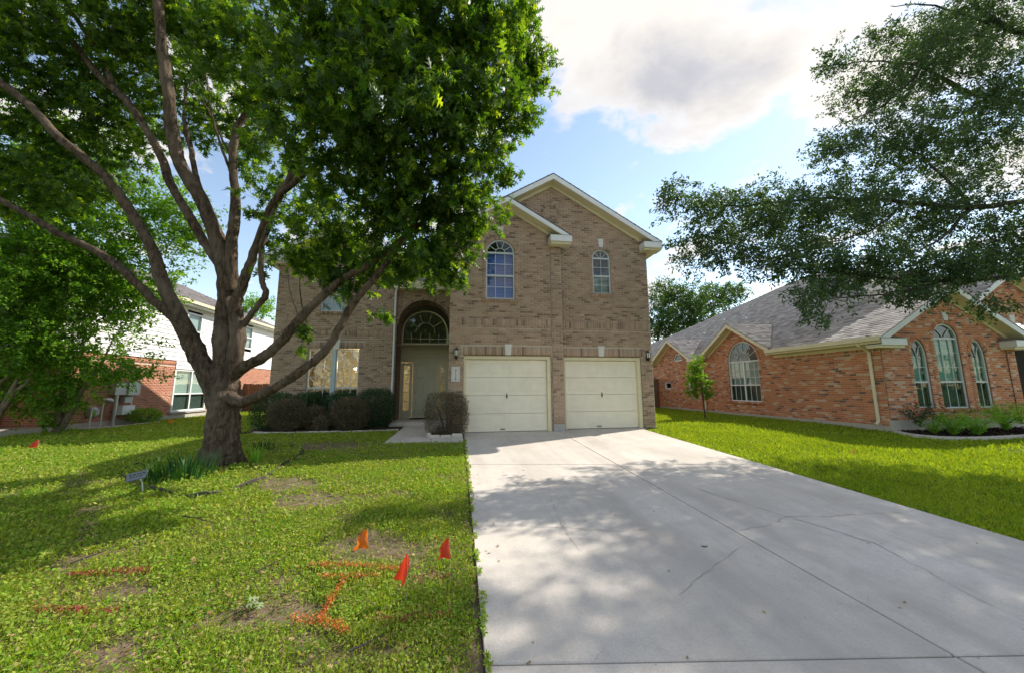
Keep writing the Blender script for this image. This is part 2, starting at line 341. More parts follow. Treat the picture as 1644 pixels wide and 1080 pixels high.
class Frame:                           # a wall's own axes: a along it, z up, c out of it
    def __init__(s, O, u, n): s.O = Vector(O); s.u = Vector(u); s.n = Vector(n)
    def p(s, a, z, c=0.0): return s.O + s.u*a + Vector((0, 0, z)) + s.n*c
    def box(s, mb, a0, a1, z0, z1, c0, c1):
        return mb.hexa([s.p(a0, z0, c0), s.p(a1, z0, c0), s.p(a1, z1, c0), s.p(a0, z1, c0), s.p(a0, z0, c1), s.p(a1, z0, c1), s.p(a1, z1, c1), s.p(a0, z1, c1)])
    def bar(s, mb, p0, p1, w, c0, c1):   # a straight bar in the wall plane
        d = Vector((p1[0]-p0[0], p1[1]-p0[1])).normalized(); q = Vector((-d.y, d.x))*w/2
        c = [(p0[0]+q.x, p0[1]+q.y), (p0[0]-q.x, p0[1]-q.y), (p1[0]-q.x, p1[1]-q.y), (p1[0]+q.x, p1[1]+q.y)]
        return mb.hexa([s.p(*k, c0) for k in c]+[s.p(*k, c1) for k in c])

# ------------------------------------------------------------------ bricks
CRS, BL, JT, PROUD = .0677, .2032, .009, .009
class BrickSet:
    def __init__(s, house, m_): s.b = []; s.house = house; s.m = m_
    def poly(s, F, quad, c0=0., c1=PROUD, full=None):    # a brick from its four wall-plane corners
        cx = sum(q[0] for q in quad)/4; cz = sum(q[1] for q in quad)/4
        ins = [(cx+(q[0]-cx)*(1-.004/max(.02, abs(q[0]-cx))), cz+(q[1]-cz)*(1-.004/max(.02, abs(q[1]-cz)))) for q in quad]
        s.b.append(([F.p(*q, c0) for q in quad]+[F.p(*q, c1) for q in ins], full))
    def rect(s, F, a0, a1, z0, z1, c0=0., c1=PROUD, full=None):
        s.poly(F, [(a0, z0), (a1, z0), (a1, z1), (a0, z1)], c0, c1+random.uniform(-.0015, .0015), full)
    def build(s, wall, limit=300):
        faces = [(4, 5, 6, 7), (0, 1, 5, 4), (1, 2, 6, 5), (2, 3, 7, 6), (3, 0, 4, 7)]
        def dist(b):
            p = sum(b[0], Vector())/8; d = p-CAMP; w = d.dot(_f)
            if w < .1: return 1e9
            x = d.dot(CR)/w*FPX; y = d.dot(CU)/w*FPX
            if abs(x) > 815 or abs(y) > 535 or p.z < .55 : return 1e6
            return w
        full = sorted([b for b in s.b if b[1]], key=dist)[:limit]; ids = set(id(b) for b in full)
        meshes = {}
        for q, kind in full:
            if kind not in meshes:
                o = sum(q, Vector())/8
                mb = MB().add([p-o for p in q], faces); meshes[kind] = (mb.mesh('brick', s.m))
            ob = bpy.data.objects.new('brick', meshes[kind]); ob.location = sum(q, Vector())/8; COL.objects.link(ob)
            ob.parent = wall; ob.matrix_parent_inverse = Matrix.Translation(-root_loc(wall))
        rest = [b for b in s.b if id(b) not in ids]
        V = np.array([[tuple(p) for p in q] for q, _ in rest]).reshape(-1, 3)
        fi = np.array(faces).ravel(); n = len(rest)
        idx = (fi[None, :]+(np.arange(n)*8)[:, None]).ravel()
        me = np_mesh('bricks', V, np.full(n*5, 4), idx, s.m)
        tag(link(bpy.data.objects.new('bricks', me), wall), kind='stuff')
def sub(iv, a, b):
    o = []
    for x, y in iv:
        if b <= x or a >= y: o.append((x, y)); continue
        if a > x: o.append((x, a))
        if b < y: o.append((b, y))
    return o
def half_width(op, z):                 # an opening's half width at height z (arch heads included)
    if z < op['z0'] or z > op['z1']+op.get('rise', 0): return 0
    h = (op['a1']-op['a0'])/2
    if z <= op['z1']: return h
    if op.get('rise', 0) <= 0: return 0
    t = (z-op['z1'])/op['rise']; return h*math.sqrt(max(0, 1-t*t))
def brick_wall(bs, mort, F, a0, a1, z0, z1, openings=(), gable=None, bands=(), key='x', c=0.0):
    """running bond with recessed joints; gable=(centre, apex z, slope); bands=[(z0,z1,a0,a1)] left to soldier courses"""
    k = 0; z = z0
    while z < z1-.01:
        zt = min(z+CRS, z1); zc = (z+zt)/2
        iv = [(a0, a1)]
        if gable:
            h = (gable[1]-zt)/gable[2]
            if h <= .03: break
            iv = [(max(a0, gable[0]-h), min(a1, gable[0]+h))]
        for op in openings:
            o2 = dict(op); e = .04 if op.get('rise') else 0
            o2['a0'] -= e; o2['a1'] += e
            if op.get('rise'): o2['rise'] += e
            h = half_width(o2, zc); mdl = (op['a0']+op['a1'])/2
            if h > 0: iv = sub(iv, mdl-h, mdl+h)
        for x, y in iv: mort.quad(F.p(x, z, c), F.p(y, z, c), F.p(y, zt, c), F.p(x, zt, c))
        biv = iv
        for b in bands:
            if b[0]-.01 < zc < b[1]+.01: biv = sub(biv, b[2], b[3])
        for x, y in biv:
            st = a0 - (BL/2 if k % 2 else 0); j = math.floor((x-st)/BL)
            while st+j*BL < y:
                l = max(x, st+j*BL); r_ = min(y, st+(j+1)*BL); j += 1
                if r_-l < .025: continue
                fl = (r_-l > BL-.001 and zt-z > CRS-.001)
                ja = JT/2
                bs.rect(F, l+ja, r_-ja, z+ja, zt-ja, c, c+PROUD, key if fl else None)
        z = zt; k += 1
def soldier(bs, F, a0, a1, z0, z1, c=0.0, key=None, proud=PROUD, width=CRS):
    n = max(1, round((a1-a0)/width)); w = (a1-a0)/n
    for i in range(n): bs.rect(F, a0+i*w+JT/2, a0+(i+1)*w-JT/2, z0+JT/2, z1-JT/2, c, c+proud, key)
def jack(bs, F, a0, a1, z0, z1, c=0.): soldier(bs, F, a0, a1, z0, z1, c)
def surround(bs, mort, F, op, w=.105, c=.012, sill=True, sides=True):
    """rowlock ring over an arch, header bricks down both sides and a rowlock sill"""
    mdl = (op['a0']+op['a1'])/2; h = (op['a1']-op['a0'])/2; rise = op.get('rise', 0)
    if rise:
        n = max(7, int(math.pi*(h+w/2)/CRS))
        for i in range(n):
            t0, t1 = math.pi*(i+.06)/n, math.pi*(i+.94)/n
            q = [(mdl+h*math.cos(t0), op['z1']+rise*math.sin(t0)), (mdl+(h+w)*math.cos(t0), op['z1']+(rise+w)*math.sin(t0)), (mdl+(h+w)*math.cos(t1), op['z1']+(rise+w)*math.sin(t1)), (mdl+h*math.cos(t1), op['z1']+rise*math.sin(t1))]
            bs.poly(F, q, -.03, c+PROUD)
            q2 = [(mdl+h*math.cos(math.pi*i/n), op['z1']+rise*math.sin(math.pi*i/n)), (mdl+(h+w)*math.cos(math.pi*i/n), op['z1']+(rise+w)*math.sin(math.pi*i/n)), (mdl+(h+w)*math.cos(math.pi*(i+1)/n), op['z1']+(rise+w)*math.sin(math.pi*(i+1)/n)), (mdl+h*math.cos(math.pi*(i+1)/n), op['z1']+rise*math.sin(math.pi*(i+1)/n))]
            mort.quad(*[F.p(*k, c) for k in q2])
    if sides:
        n = max(1, int((op['z1']-op['z0'])/CRS)); hh = (op['z1']-op['z0'])/n
        for s in (-1, 1):
            e0 = mdl+s*h; e1 = mdl+s*(h+w)
            for i in range(n): bs.rect(F, min(e0, e1), max(e0, e1)-.004, op['z0']+i*hh+JT/2, op['z0']+(i+1)*hh-JT/2, 0, c+PROUD)
            mort.quad(F.p(e0, op['z0'], c), F.p(e1, op['z0'], c), F.p(e1, op['z1'], c), F.p(e0, op['z1'], c))
    if sill: soldier(bs, F, op['a0']-w-.02, op['a1']+w+.02, op['z0']-.11, op['z0']-.003, 0, None, .04)
def reveal(mb, F, op, c0=0.012, c1=-.11):       # the brick lining of an opening
    mdl = (op['a0']+op['a1'])/2; h = (op['a1']-op['a0'])/2; pts = [(op['a0'], op['z0']), (op['a0'], op['z1'])]
    if op.get('rise'):
        pts = [(op['a0'], op['z0'])]+[(mdl-h*math.cos(math.pi*i/20), op['z1']+op['rise']*math.sin(math.pi*i/20)) for i in range(21)]+[(op['a1'], op['z0'])]
    else: pts += [(op['a1'], op['z1']), (op['a1'], op['z0'])]
    pts.append(pts[0])
    for p, q in zip(pts, pts[1:]): mb.quad(F.p(*p, c0), F.p(*q, c0), F.p(*q, c1), F.p(*p, c1))

# ------------------------------------------------------------------ shingled roofs
class Shingles:
    def __init__(s): s.q = []; s.base = MB()
    def plane(s, poly, eave_dir, up_dir, expo=.142, notch=()):
        """poly: 3D points in one plane; eave_dir along the courses; notch(point)->interval list cut from a course"""
        u = Vector(eave_dir).normalized(); P = [Vector(p) for p in poly]; O = P[0]
        v = Vector(up_dir); v = (v-u*v.dot(u)).normalized(); n = u.cross(v).normalized()
        if n.z < 0: n = -n
        ab = [((p-O).dot(u), (p-O).dot(v)) for p in P]
        b0 = min(b for a, b in ab); b1 = max(b for a, b in ab); b = b0
        while b < b1-.02:
            bt = min(b+expo, b1); bm = (b+bt)/2; xs = []
            for (p, q) in zip(ab, ab[1:]+ab[:1]):
                if (p[1] <= bm) != (q[1] <= bm): xs.append(p[0]+(q[0]-p[0])*(bm-p[1])/(q[1]-p[1]))
            xs.sort(); iv = list(zip(xs[::2], xs[1::2]))
            for c_, h0, k in notch:                 # centre along the eave, apex height above the eave, slope
                z = bm*v.z; h = (h0-z)/k
                if h > 0: iv = sub(iv, c_-h, c_+h)
            for x0, x1 in iv:
                if x1-x0 < .02: continue
                q = [O+u*x0+v*b, O+u*x1+v*b, O+u*x1+v*bt, O+u*x0+v*bt]; s.base.hexa([p-n*.03 for p in q]+q)
                a = x0-random.uniform(0, .2)
                while a < x1:
                    w = random.choice((.16, .2, .24, .3)); l, r_ = max(a, x0), min(a+w, x1); a += w
                    if r_-l < .03: continue
                    h = .012+random.choice((0, 0, .006)); t = b+random.uniform(-.006, .006)
                    g = .002
                    s.q.append((O+u*(l+g)+v*t+n*h, O+u*(r_-g)+v*t+n*h, O+u*(r_-g)+v*(bt+.01)+n*.004, O+u*(l+g)+v*(bt+.01)+n*.004, O+u*(l+g)+v*t+n*.0005, O+u*(r_-g)+v*t+n*.0005))
            b = bt
    def build(s, parent, m_, singles=0, name='roof'):
        roof = s.base.obj(name, m_, parent)
        faces = [(0, 1, 2, 3), (4, 5, 1, 0)]
        def dist(q):
            p = (q[0]+q[2])/2; d = p-CAMP; w = d.dot(_f)
            if w < .1 or abs(d.dot(CR)/w*FPX) > 815: return 1e9
            return w if not (d.dot(CR)/w*FPX > 400 and d.dot(CU)/w*FPX > 75) else w+.0
        q = sorted(s.q, key=dist) if singles else s.q
        for c in q[:singles]:
            o = (c[0]+c[2])/2; me = MB().add([p-o for p in c], faces).mesh('shingle', m_)
            ob = bpy.data.objects.new('shingle', me); ob.location = o; COL.objects.link(ob); ob.parent = roof; ob.matrix_parent_inverse = Matrix.Translation(-root_loc(roof))
        q = q[singles:]; n = len(q)
        if n:
            V = np.array([[tuple(p) for p in c] for c in q]).reshape(-1, 3); fi = np.array(faces).ravel()
            me = np_mesh('shingles', V, np.full(n*2, 4), (fi[None, :]+(np.arange(n)*6)[:, None]).ravel(), m_)
            tag(link(bpy.data.objects.new('shingles', me), roof), kind='stuff')
        return roof
def gable_trim(parent, F, cA, zA, slope, half, out, fascia=.14, ret=.62, left=True, right=True, wallc=0.0, reth=.19, m_=None):
    """fascia boards, sloping soffit and boxed returns of a gable; zA = top of roof at the ridge, half to the eave ends"""
    m_ = m_ or M_TRIMW
    top = zA-.035
    for s, on in ((-1, True), (1, True)):
        zE = top-slope*half
        mb = MB(); e = cA+s*half
        mb.hexa([F.p(cA, top-fascia*1.1, out-.025), F.p(e, zE-fascia*1.1, out-.025), F.p(e, zE, out-.025), F.p(cA, top, out-.025), F.p(cA, top-fascia*1.1, out), F.p(e, zE-fascia*1.1, out), F.p(e, zE, out), F.p(cA, top, out)])
        mb.obj('fascia', m_, parent)
        d = .05; mb = MB()
        mb.hexa([F.p(cA, top-fascia*.8-d, wallc-.03), F.p(e, zE-fascia*.8-d, wallc-.03), F.p(e, zE-fascia*.8, wallc-.03), F.p(cA, top-fascia*.8, wallc-.03), F.p(cA, top-fascia*.8-d, out-.027), F.p(e, zE-fascia*.8-d, out-.027), F.p(e, zE-fascia*.8, out-.027), F.p(cA, top-fascia*.8, out-.027)])
        mb.obj('soffit', M_CREAM, parent)
        mb = MB(); q0, q1 = top-fascia*.8-d-.002, zE-fascia*.8-d-.002        # frieze board against the brick
        mb.hexa([F.p(cA, q0-.09, wallc+.011), F.p(e-s*.3, q1+slope*.3-.09, wallc+.011), F.p(e-s*.3, q1+slope*.3, wallc+.011), F.p(cA, q0, wallc+.011), F.p(cA, q0-.09, wallc+.035), F.p(e-s*.3, q1+slope*.3-.09, wallc+.035), F.p(e-s*.3, q1+slope*.3, wallc+.035), F.p(cA, q0, wallc+.035)])
        mb.obj('frieze', M_CREAM, parent)
    for s, on in ((-1, left), (1, right)):
        if not on: continue
        zE = top-slope*half; e = cA+s*half; i = e-s*ret; a0, a1 = min(e, i), max(e, i); zt = zE-fascia*1.1+.16
        mb = MB(); F.box(mb, a0, a1, zt-reth, zt, wallc-.05, out+.012); mb.obj('eave_return', m_, parent)
        mb = MB(); F.box(mb, a0+.02, a1-.02, zt-reth-.07, zt-reth+.003, wallc-.05, out-.05); mb.obj('return_soffit', M_CREAM, parent)
        mb = MB(); b = zt+.002; c_ = out+.03
        mb.add([F.p(a0-.02, b, c_), F.p(a1+.02, b, c_), F.p(a1+.02, b+.12, wallc), F.p(a0-.02, b+.12, wallc), F.p(a0-.02, b, wallc), F.p(a1+.02, b, wallc)], [(0, 1, 2, 3), (0, 3, 4), (1, 5, 2), (0, 4, 5, 1)])
        mb.obj('return_roof', M_SHIND, parent)

# ------------------------------------------------------------------ windows
def outline(a0, a1, z0, z1, rise, ins=0.0, n=24):
    mdl = (a0+a1)/2; h = (a1-a0)/2-ins; p = [(mdl-h, z0+ins)]
    if rise: p += [(mdl-h*math.cos(math.pi*i/n), z1+(rise-ins)*math.sin(math.pi*i/n)) for i in range(n+1)]
    else: p += [(mdl-h, z1-ins), (mdl+h, z1-ins)]
    return p+[(mdl+h, z0+ins)]
def window(parent, F, a0, a1, z0, z1, rise=0., c=-.05, glass=None, cols=3, rails=(), rows=(), fan=0, hub=0., blind=None, fw=.045, midpost=False, blind_to=None, screen=None, frame_mat=None, arcs=False):
    fm = frame_mat or M_WFR; glass = glass or M_GLASS
    fr = MB(); o = outline(a0, a1, z0, z1, rise); i_ = outline(a0, a1, z0, z1, rise, fw); k = len(o)
    for j in range(k):
        j2 = (j+1) % k
        fr.quad(F.p(*o[j], c+.03), F.p(*o[j2], c+.03), F.p(*i_[j2], c+.03), F.p(*i_[j], c+.03))
        fr.quad(F.p(*i_[j], c+.03), F.p(*i_[j2], c+.03), F.p(*i_[j2], c-.05), F.p(*i_[j], c-.05))
        fr.quad(F.p(*o[j], c+.03), F.p(*o[j2], c+.03), F.p(*o[j2], c-.05), F.p(*o[j], c-.05))
    w = fr.obj('window', fm, parent)
    mdl = (a0+a1)/2
    for z in rails:
        mb = MB(); F.box(mb, a0+fw, a1-fw, z-.025, z+.025, c-.03, c+.026); mb.obj('rail', fm, w)
    if midpost:
        mb = MB(); F.box(mb, mdl-.035, mdl+.035, z0+fw, z1, c-.03, c+.024); mb.obj('mullion', fm, w)
    mb = MB(); p = [F.p(*q, c-.012) for q in outline(a0, a1, z0, z1, rise, fw*.6)]; mb.add(p, [tuple(range(len(p)))]); mb.obj('pane', glass, w)
    mu = MB(); t = .016
    bot = z0+fw
    for i in range(1, cols):
        a = a0+(a1-a0)*i/cols
        if midpost and abs(a-mdl) < .05: continue
        F.bar(mu, (a, bot), (a, z1), t, c-.008, c+.012)
    for z in rows: F.bar(mu, (a0+fw, z), (a1-fw, z), t, c-.0085, c+.0115)
    if fan:
        hx = (a1-a0)/2-fw
        for i in range(1, fan):
            an = math.pi*i/fan
            F.bar(mu, (mdl+hub*hx*math.cos(an), z1+hub*rise*math.sin(an)), (mdl+hx*math.cos(an), z1+(rise-fw)*math.sin(an)), t, c-.0085, c+.0115)
        if hub:
            for i in range(10):
                b0, b1 = math.pi*i/10, math.pi*(i+1)/10
                F.bar(mu, (mdl+hub*hx*math.cos(b0), z1+hub*rise*math.sin(b0)), (mdl+hub*hx*math.cos(b1), z1+hub*rise*math.sin(b1)), t, c-.0085, c+.0115)
    if arcs:                           # crossing gothic curves in the head
        hx = (a1-a0)/2-fw
        for s in (-1, 1):
            for q in (0, 1):
                pts = []
                for i in range(9):
                    f = i/8; a = mdl+s*hx*(q*.5+f*(.5)) if False else mdl+s*hx*(1-f if q else f)*1.0
                    zc = z1+(rise-fw)*math.sqrt(max(0, 1-((a-mdl)/hx)**2)) if q else z1+(rise-fw)*math.sin(f*math.pi/2)*math.sqrt(max(0, 1-(f*.85)**2))
                    pts.append((a, zc))
                if q == 0:
                    for p_, q_ in zip(pts, pts[1:]): F.bar(mu, p_, q_, t, c-.0085, c+.0115)
    if mu.v: mu.obj('muntins', fm, w)
    if blind:
        mb = MB(); zt = blind_to or z1+rise*.0; z = z0+.06
        while z < zt-.02:
            mb.add([F.p(a0+fw, z, c-.075), F.p(a1-fw, z, c-.075), F.p(a1-fw, z+.038, c-.095), F.p(a0+fw, z+.038, c-.095)], [(0, 1, 2, 3)]); z += .042
        mb.obj('blind', blind, w)
    if screen:
        mb = MB(); mb.quad(F.p(a0+fw, z0+fw, c+.008), F.p(a1-fw, z0+fw, c+.008), F.p(a1-fw, screen, c+.008), F.p(a0+fw, screen, c+.008)); mb.obj('insect_screen', M_SCRN, w)
    return w
M_FROST = paint_mat('frosted_glass', (.75, .73, .62), .3, .03, .5)
M_SCRN = glass_mat('screen_mesh', (.45, .47, .46), .02)
def keystone(parent, F, a, z0, z1, w0, w1, c=.0):
    mb = MB(); q = [(a-w0/2, z0), (a+w0/2, z0), (a+w1/2, z1), (a-w1/2, z1)]
    mb.hexa([F.p(*k, c) for k in q]+[F.p(a+(k[0]-a)*.9, k[1], c+.045) for k in q]); return mb.obj('keystone', M_STONEW, parent)

# ------------------------------------------------------------------ the ground
def smooth_noise(x, y, seed=0):
    return (np.sin(x*1.7+seed)*np.cos(y*1.3-seed*.7)+.6*np.sin(x*3.9+y*2.3+seed*2)+.4*np.cos(y*5.7-x*2.9+seed))/2.0
def ter(x, y):                         # height of the soil
    x = np.asarray(x, float); y = np.asarray(y, float)
    z = np.where(y < 10.3, -SLOPE*(10.3-y), 0.0)
    z = np.where(y < -1.2, -SLOPE*11.5, z)
    b = .012*smooth_noise(x*1.1, y*1.1, 2)
    drv = (x > .25) & (x < 5.35) & (y < 10.4)
    return z-.024+np.where(drv, -.03, b)
gx = np.unique(np.concatenate([[-420, -200, -90, -50, -32, -25], np.arange(-20, 20.01, .3), [25, 32, 50, 90, 200, 420]]))
gy = np.unique(np.concatenate([[-420, -120, -40, -15, -6], np.arange(-2, 30.01, .3), [34, 40, 55, 90, 200, 420]]))
GX, GY = np.meshgrid(gx, gy); GZ = ter(GX, GY)
nx, ny = len(gx), len(gy)
ii = (np.arange(ny-1)[:, None]*nx+np.arange(nx-1)[None, :]).ravel()
me = np_mesh('ground', np.stack([GX, GY, GZ], -1).reshape(-1, 3), np.full(len(ii), 4), np.stack([ii, ii+1, ii+nx+1, ii+nx], -1).ravel(), M_SOIL, True)
ground = tag(link(bpy.data.objects.new('ground', me)), kind='structure')
# street behind the camera
mb = MB(); mb.box(-60, 60, -9.5, -1.4, -.6, -.40); mb.obj('street', M_ASPH, kind='structure')

# driveway: slabs with sawn joints between them
drive = MB().add([(.16, -1.4, gz(-1.4)-.03), (5.48, -1.4, gz(-1.4)-.03), (5.48, 10.45, -.03), (.16, 10.45, -.03)], [(0, 1, 2, 3)]).obj('driveway', M_JOINT, kind='structure')
def slab(pts, parent, m_=M_CONC, th=.12, top=0.0, bev=.008, name='slab', lvl=None):
    P = [Vector((x, y, (gz(y) if lvl is None else lvl)+top)) for x, y in pts]; c = sum(P, Vector())/len(P); k = len(P)
    ins = [p+(c-p).normalized()*bev for p in P]; low = [p-Vector((0, 0, bev)) for p in P]; bot = [p-Vector((0, 0, th)) for p in P]
    mb = MB().add(ins+low+bot, [tuple(range(k))]+[(i, (i+1) % k, (i+1) % k+k, i+k) for i in range(k)]+[(i+k, (i+1) % k+k, (i+1) % k+2*k, i+2*k) for i in range(k)])
    return mb.obj(name, m_, parent)
def jy(base, x): return base[0]+(base[1]-base[0])*(x-.2)/5.2
J0, J1, J2, JM = (10.44, 10.44), (6.80, 6.02), (2.24, 1.60), 2.83
XL, XR = .17, 5.42; g = .007
for (ya, yb) in (((-1.4, -1.4), J2), (J2, J1), (J1, J0)):
    for (xa, xb) in ((XL, JM-g), (JM+g, XR)):
        lo, hi = (g if ya[0] > -1 else 0), (g if yb[0] < 10 else 0)
        pts = [(xa, jy(ya, xa)+lo), (xb, jy(ya, xb)+lo), (xb, jy(yb, xb)-hi), (xa, jy(yb, xa)-hi)]
        slab(pts, drive)
slab([(0.15, 10.45), (3.04, 10.45), (3.04, 11.2), (.15, 11.2)], drive, top=-.004); slab([(3.06, 10.45), (5.6, 10.45), (5.6, 11.2), (3.06, 11.2)], drive, top=-.004)
def crack(px, w=.012, jag=.016):
    P = [gnd(*p) for p in px]; pts = []
    for p, q in zip(P, P[1:]):
        n = max(2, int((q-p).length/.06))
        for i in range(n):
            t = p.lerp(q, i/n); pts.append((t.x+random.uniform(-jag, jag), t.y+random.uniform(-jag, jag)))
    pts.append((P[-1].x, P[-1].y)); mb = MB(); V = []
    for i, (x, y) in enumerate(pts):
        a = pts[max(0, i-1)]; b = pts[min(len(pts)-1, i+1)]; d = Vector((b[0]-a[0], b[1]-a[1])).normalized()
        ww = w*random.uniform(.15, 1.0)*(.25 if i in (0, len(pts)-1) else 1)/2
        V += [(x-d.y*ww, y+d.x*ww, gz(y)+.003), (x+d.y*ww, y-d.x*ww, gz(y)+.003)]
    mb.add(V, [(2*i, 2*i+1, 2*i+3, 2*i+2) for i in range(len(pts)-1)]); mb.obj('crack', M_CRACK, drive)
crack([(1120, 784), (1180, 803), (1270, 830), (1400, 870), (1500, 922), (1580, 965), (1640, 990)], .014)
crack([(1183, 851), (1230, 843), (1262, 829), (1330, 828), (1400, 824), (1450, 822)], .010)
crack([(880, 765), (884, 800), (895, 830), (912, 860), (935, 885)], .007, .015)
crack([(1196, 872), (1155, 900), (1120, 930), (1082, 962)], .008)
crack([(1040, 849), (980, 852), (900, 846), (850, 846)], .008)
crack([(950, 1064), (972, 1040)], .006)

# walk and porch
walk = MB().add([(-1.72, 9.02, gz(9.02)-.045), (.15, 9.02, gz(9.02)-.045), (.15, 10.25, -.045), (-1.72, 12.6, -.045)], [(0, 1, 2, 3)]).obj('walkway', M_JOINT, kind='structure')
slab([(-1.70, 9.12), (-.66, 9.06), (-.66, 12.35), (-1.70, 12.35)], walk, top=.02)
slab([(-.645, 9.06), (.13, 9.0), (.13, 10.02), (-.645, 10.02)], walk, top=.02)
porch = slab([(-2.2, 12.37), (-.29, 12.37), (-.29, 14.05), (-2.2, 14.05)], None, th=.2, lvl=.14, name='porch'); tag(porch, kind='structure')

# ------------------------------------------------------------------ the tan brick house
H = thing('brick_house', (0, 11, 0), 'two-storey tan brick house with two cream garage doors and white-trimmed gables', 'house', 'houses on the street')
FL = Frame((0, 10.3, 0), (1, 0, 0), (0, -1, 0)); FR = Frame((0, 10.55, 0), (1, 0, 0), (0, -1, 0)); FW = Frame((0, 13.0, 0), (1, 0, 0), (0, -1, 0)); FE = Frame((0, 13.12, 0), (1, 0, 0), (0, -1, 0))
bs = BrickSet(H, M_BRICK); mo = MB(); rv = MB()
SL = .583
gL = dict(a0=.13, a1=2.66, z0=-.1, z1=2.135); gR = dict(a0=3.12, a1=5.58, z0=-.1, z1=2.135)
wA = dict(a0=.75, a1=1.60, z0=3.79, z1=5.20, rise=.405); wB = dict(a0=4.13, a1=4.72, z0=4.11, z1=5.27, rise=.29)
BND = (2.93, 3.25)
# left garage bay, the pilaster is its right end
brick_wall(bs, mo, FL, -.28, 2.70, 0, 5.6, [gL, wA], bands=[(BND[0], BND[1], .06, 2.66), (2.14, 2.40, .04, 2.68)], key='f')
brick_wall(bs, mo, FL, -.28, 3.02, 5.6, 6.8, [wA], gable=(1.37, 6.80, SL), key='f')
brick_wall(bs, mo, FL, 2.705, 3.02, .19, 5.6, key='f', c=.025)
mo.quad(FL.p(3.02, 0, .025), FL.p(3.02, 5.6, .025), FL.p(3.02, 5.6, -.25), FL.p(3.02, 0, -.25)); mo.quad(FL.p(2.705, 0, .025), FL.p(2.705, 5.6, .025), FL.p(2.705, 5.6, -.0), FL.p(2.705, 0, -.0))
def band(F, a0, a1, c=0.):
    soldier(bs, F, a0, a1, BND[0]+CRS, BND[1]-.053, c); 
    n = max(1, round((a1-a0)/BL)); w = (a1-a0)/n
    for z, zz_ in ((BND[0], BND[0]+CRS), (BND[1]-.053, BND[1])):
        for i in range(n): bs.rect(F, a0+i*w+JT/2, a0+(i+1)*w-JT/2, z+JT/2, zz_-JT/2, c, c+PROUD+.006)
band(FL, .06, 2.66); soldier(bs, FL, .04, 2.68, 2.145, 2.40)
brick_wall(bs, mo, FR, 3.0, 5.97, 0, 5.6, [gR, wB], bands=[(BND[0], BND[1], 3.04, 5.9), (2.14, 2.40, 3.04, 5.66)], key='f')
brick_wall(bs, mo, FR, -.28, 5.97, 5.6, 7.8, [wB], gable=(2.845, 7.78, SL), key='f')
band(FR, 3.04, 5.9); soldier(bs, FR, 3.04, 5.66, 2.145, 2.40)
for F, w_ in ((FL, wA), (FR, wB)):
    surround(bs, mo, F, w_); reveal(rv, F, w_)
for F, g_ in ((FL, gL), (FR, gR)): reveal(rv, F, g_, 0.009, -.16)
for i in range(22):                    # round brick medallion under the ridge
    t0, t1 = 2*math.pi*(i+.07)/22, 2*math.pi*(i+.93)/22
    bs.poly(FR, [(2.80+.22*math.cos(t0), 6.70+.22*math.sin(t0)), (2.80+.31*math.cos(t0), 6.70+.31*math.sin(t0)), (2.80+.31*math.cos(t1), 6.70+.31*math.sin(t1)), (2.80+.22*math.cos(t1), 6.70+.22*math.sin(t1))], 0, .028)
# left wing with the dining window
wD = dict(a0=-5.0, a1=-3.37, z0=.45, z1=2.56); wU = dict(a0=-4.72, a1=-3.72, z0=3.84, z1=5.05, rise=.35)
brick_wall(bs, mo, FW, -6.12, -2.21, 0, 5.6, [wD, wU], bands=[(BND[0], BND[1], -5.6, -2.66), (2.565, 2.80, -5.2, -3.2)], key='f')
brick_wall(bs, mo, FW, -6.12, -2.21, 5.6, 7.0, [], gable=(-4.165, 6.98, SL), key='f')
band(FW, -5.6, -2.66); soldier(bs, FW, -5.2, -3.2, 2.57, 2.80)
for a in (-6.12, -2.56): brick_wall(bs, mo, FW, a, a+.35, 0, 5.45, key='f', c=.02)
for a in (-5.77, -2.56): mo.quad(FW.p(a, 0, .02), FW.p(a, 5.45, .02), FW.p(a, 5.45, 0), FW.p(a, 0, 0))
surround(bs, mo, FW, wU); reveal(rv, FW, wU); reveal(rv, FW, wD, .009); soldier(bs, FW, -5.1, -3.27, .34, .447, 0, None, .04)
# entry arch
eA = dict(a0=-2.15, a1=-.31, z0=0, z1=3.44, rise=.92)
brick_wall(bs, mo, FE, -2.21, -.28, 0, 4.85, [eA], key='f')
surround(bs, mo, FE, eA, sill=False, sides=False); reveal(rv, FE, eA, .012, -.9)
mo.quad(FW.p(-2.21, 0, .02), FW.p(-2.21, 5.45, .02), FW.p(-2.21, 5.45, -.13), FW.p(-2.21, 0, -.13))
wall = mo.obj('wall', M_MORT, H); bs.build(wall)
tag(rv.obj('opening_lining', M_BTEX, H), kind='stuff')
mb = MB(); FL.box(mb, 2.70, 3.03, -.02, .19, -.2, .034); mb.obj('pilaster_base', M_STONEG, H)
# plain side, back and upper entry walls
mb = MB()
for q in ([(5.97, 10.55, 0), (5.97, 20.5, 0), (5.97, 20.5, 5.7), (5.97, 10.55, 5.7)], [(-6.12, 13, 0), (-6.12, 20.5, 0), (-6.12, 20.5, 5.7), (-6.12, 13, 5.7)], [(-6.12, 20.5, 0), (5.97, 20.5, 0), (5.97, 20.5, 5.7), (-6.12, 20.5, 5.7)], [(-.28, 10.3, 0), (-.28, 14.3, 0), (-.28, 14.3, 5.7), (-.28, 10.3, 5.7)], [(-2.3, 14.3, 4.6), (-.2, 14.3, 4.6), (-.2, 14.3, 5.7), (-2.3, 14.3, 5.7)], [(3.02, 10.3, 0), (3.02, 10.55, 0), (3.02, 10.55, 5.6), (3.02, 10.3, 5.6)], [(-2.21, 13.1, 0), (-2.21, 14.3, 0), (-2.21, 14.3, 5.7), (-2.21, 13.1, 5.7)]):
    mb.quad(*q)
mb.obj('side_wall', M_BTEX, H)
mb = MB()                              # upper floor, closes the rooms off
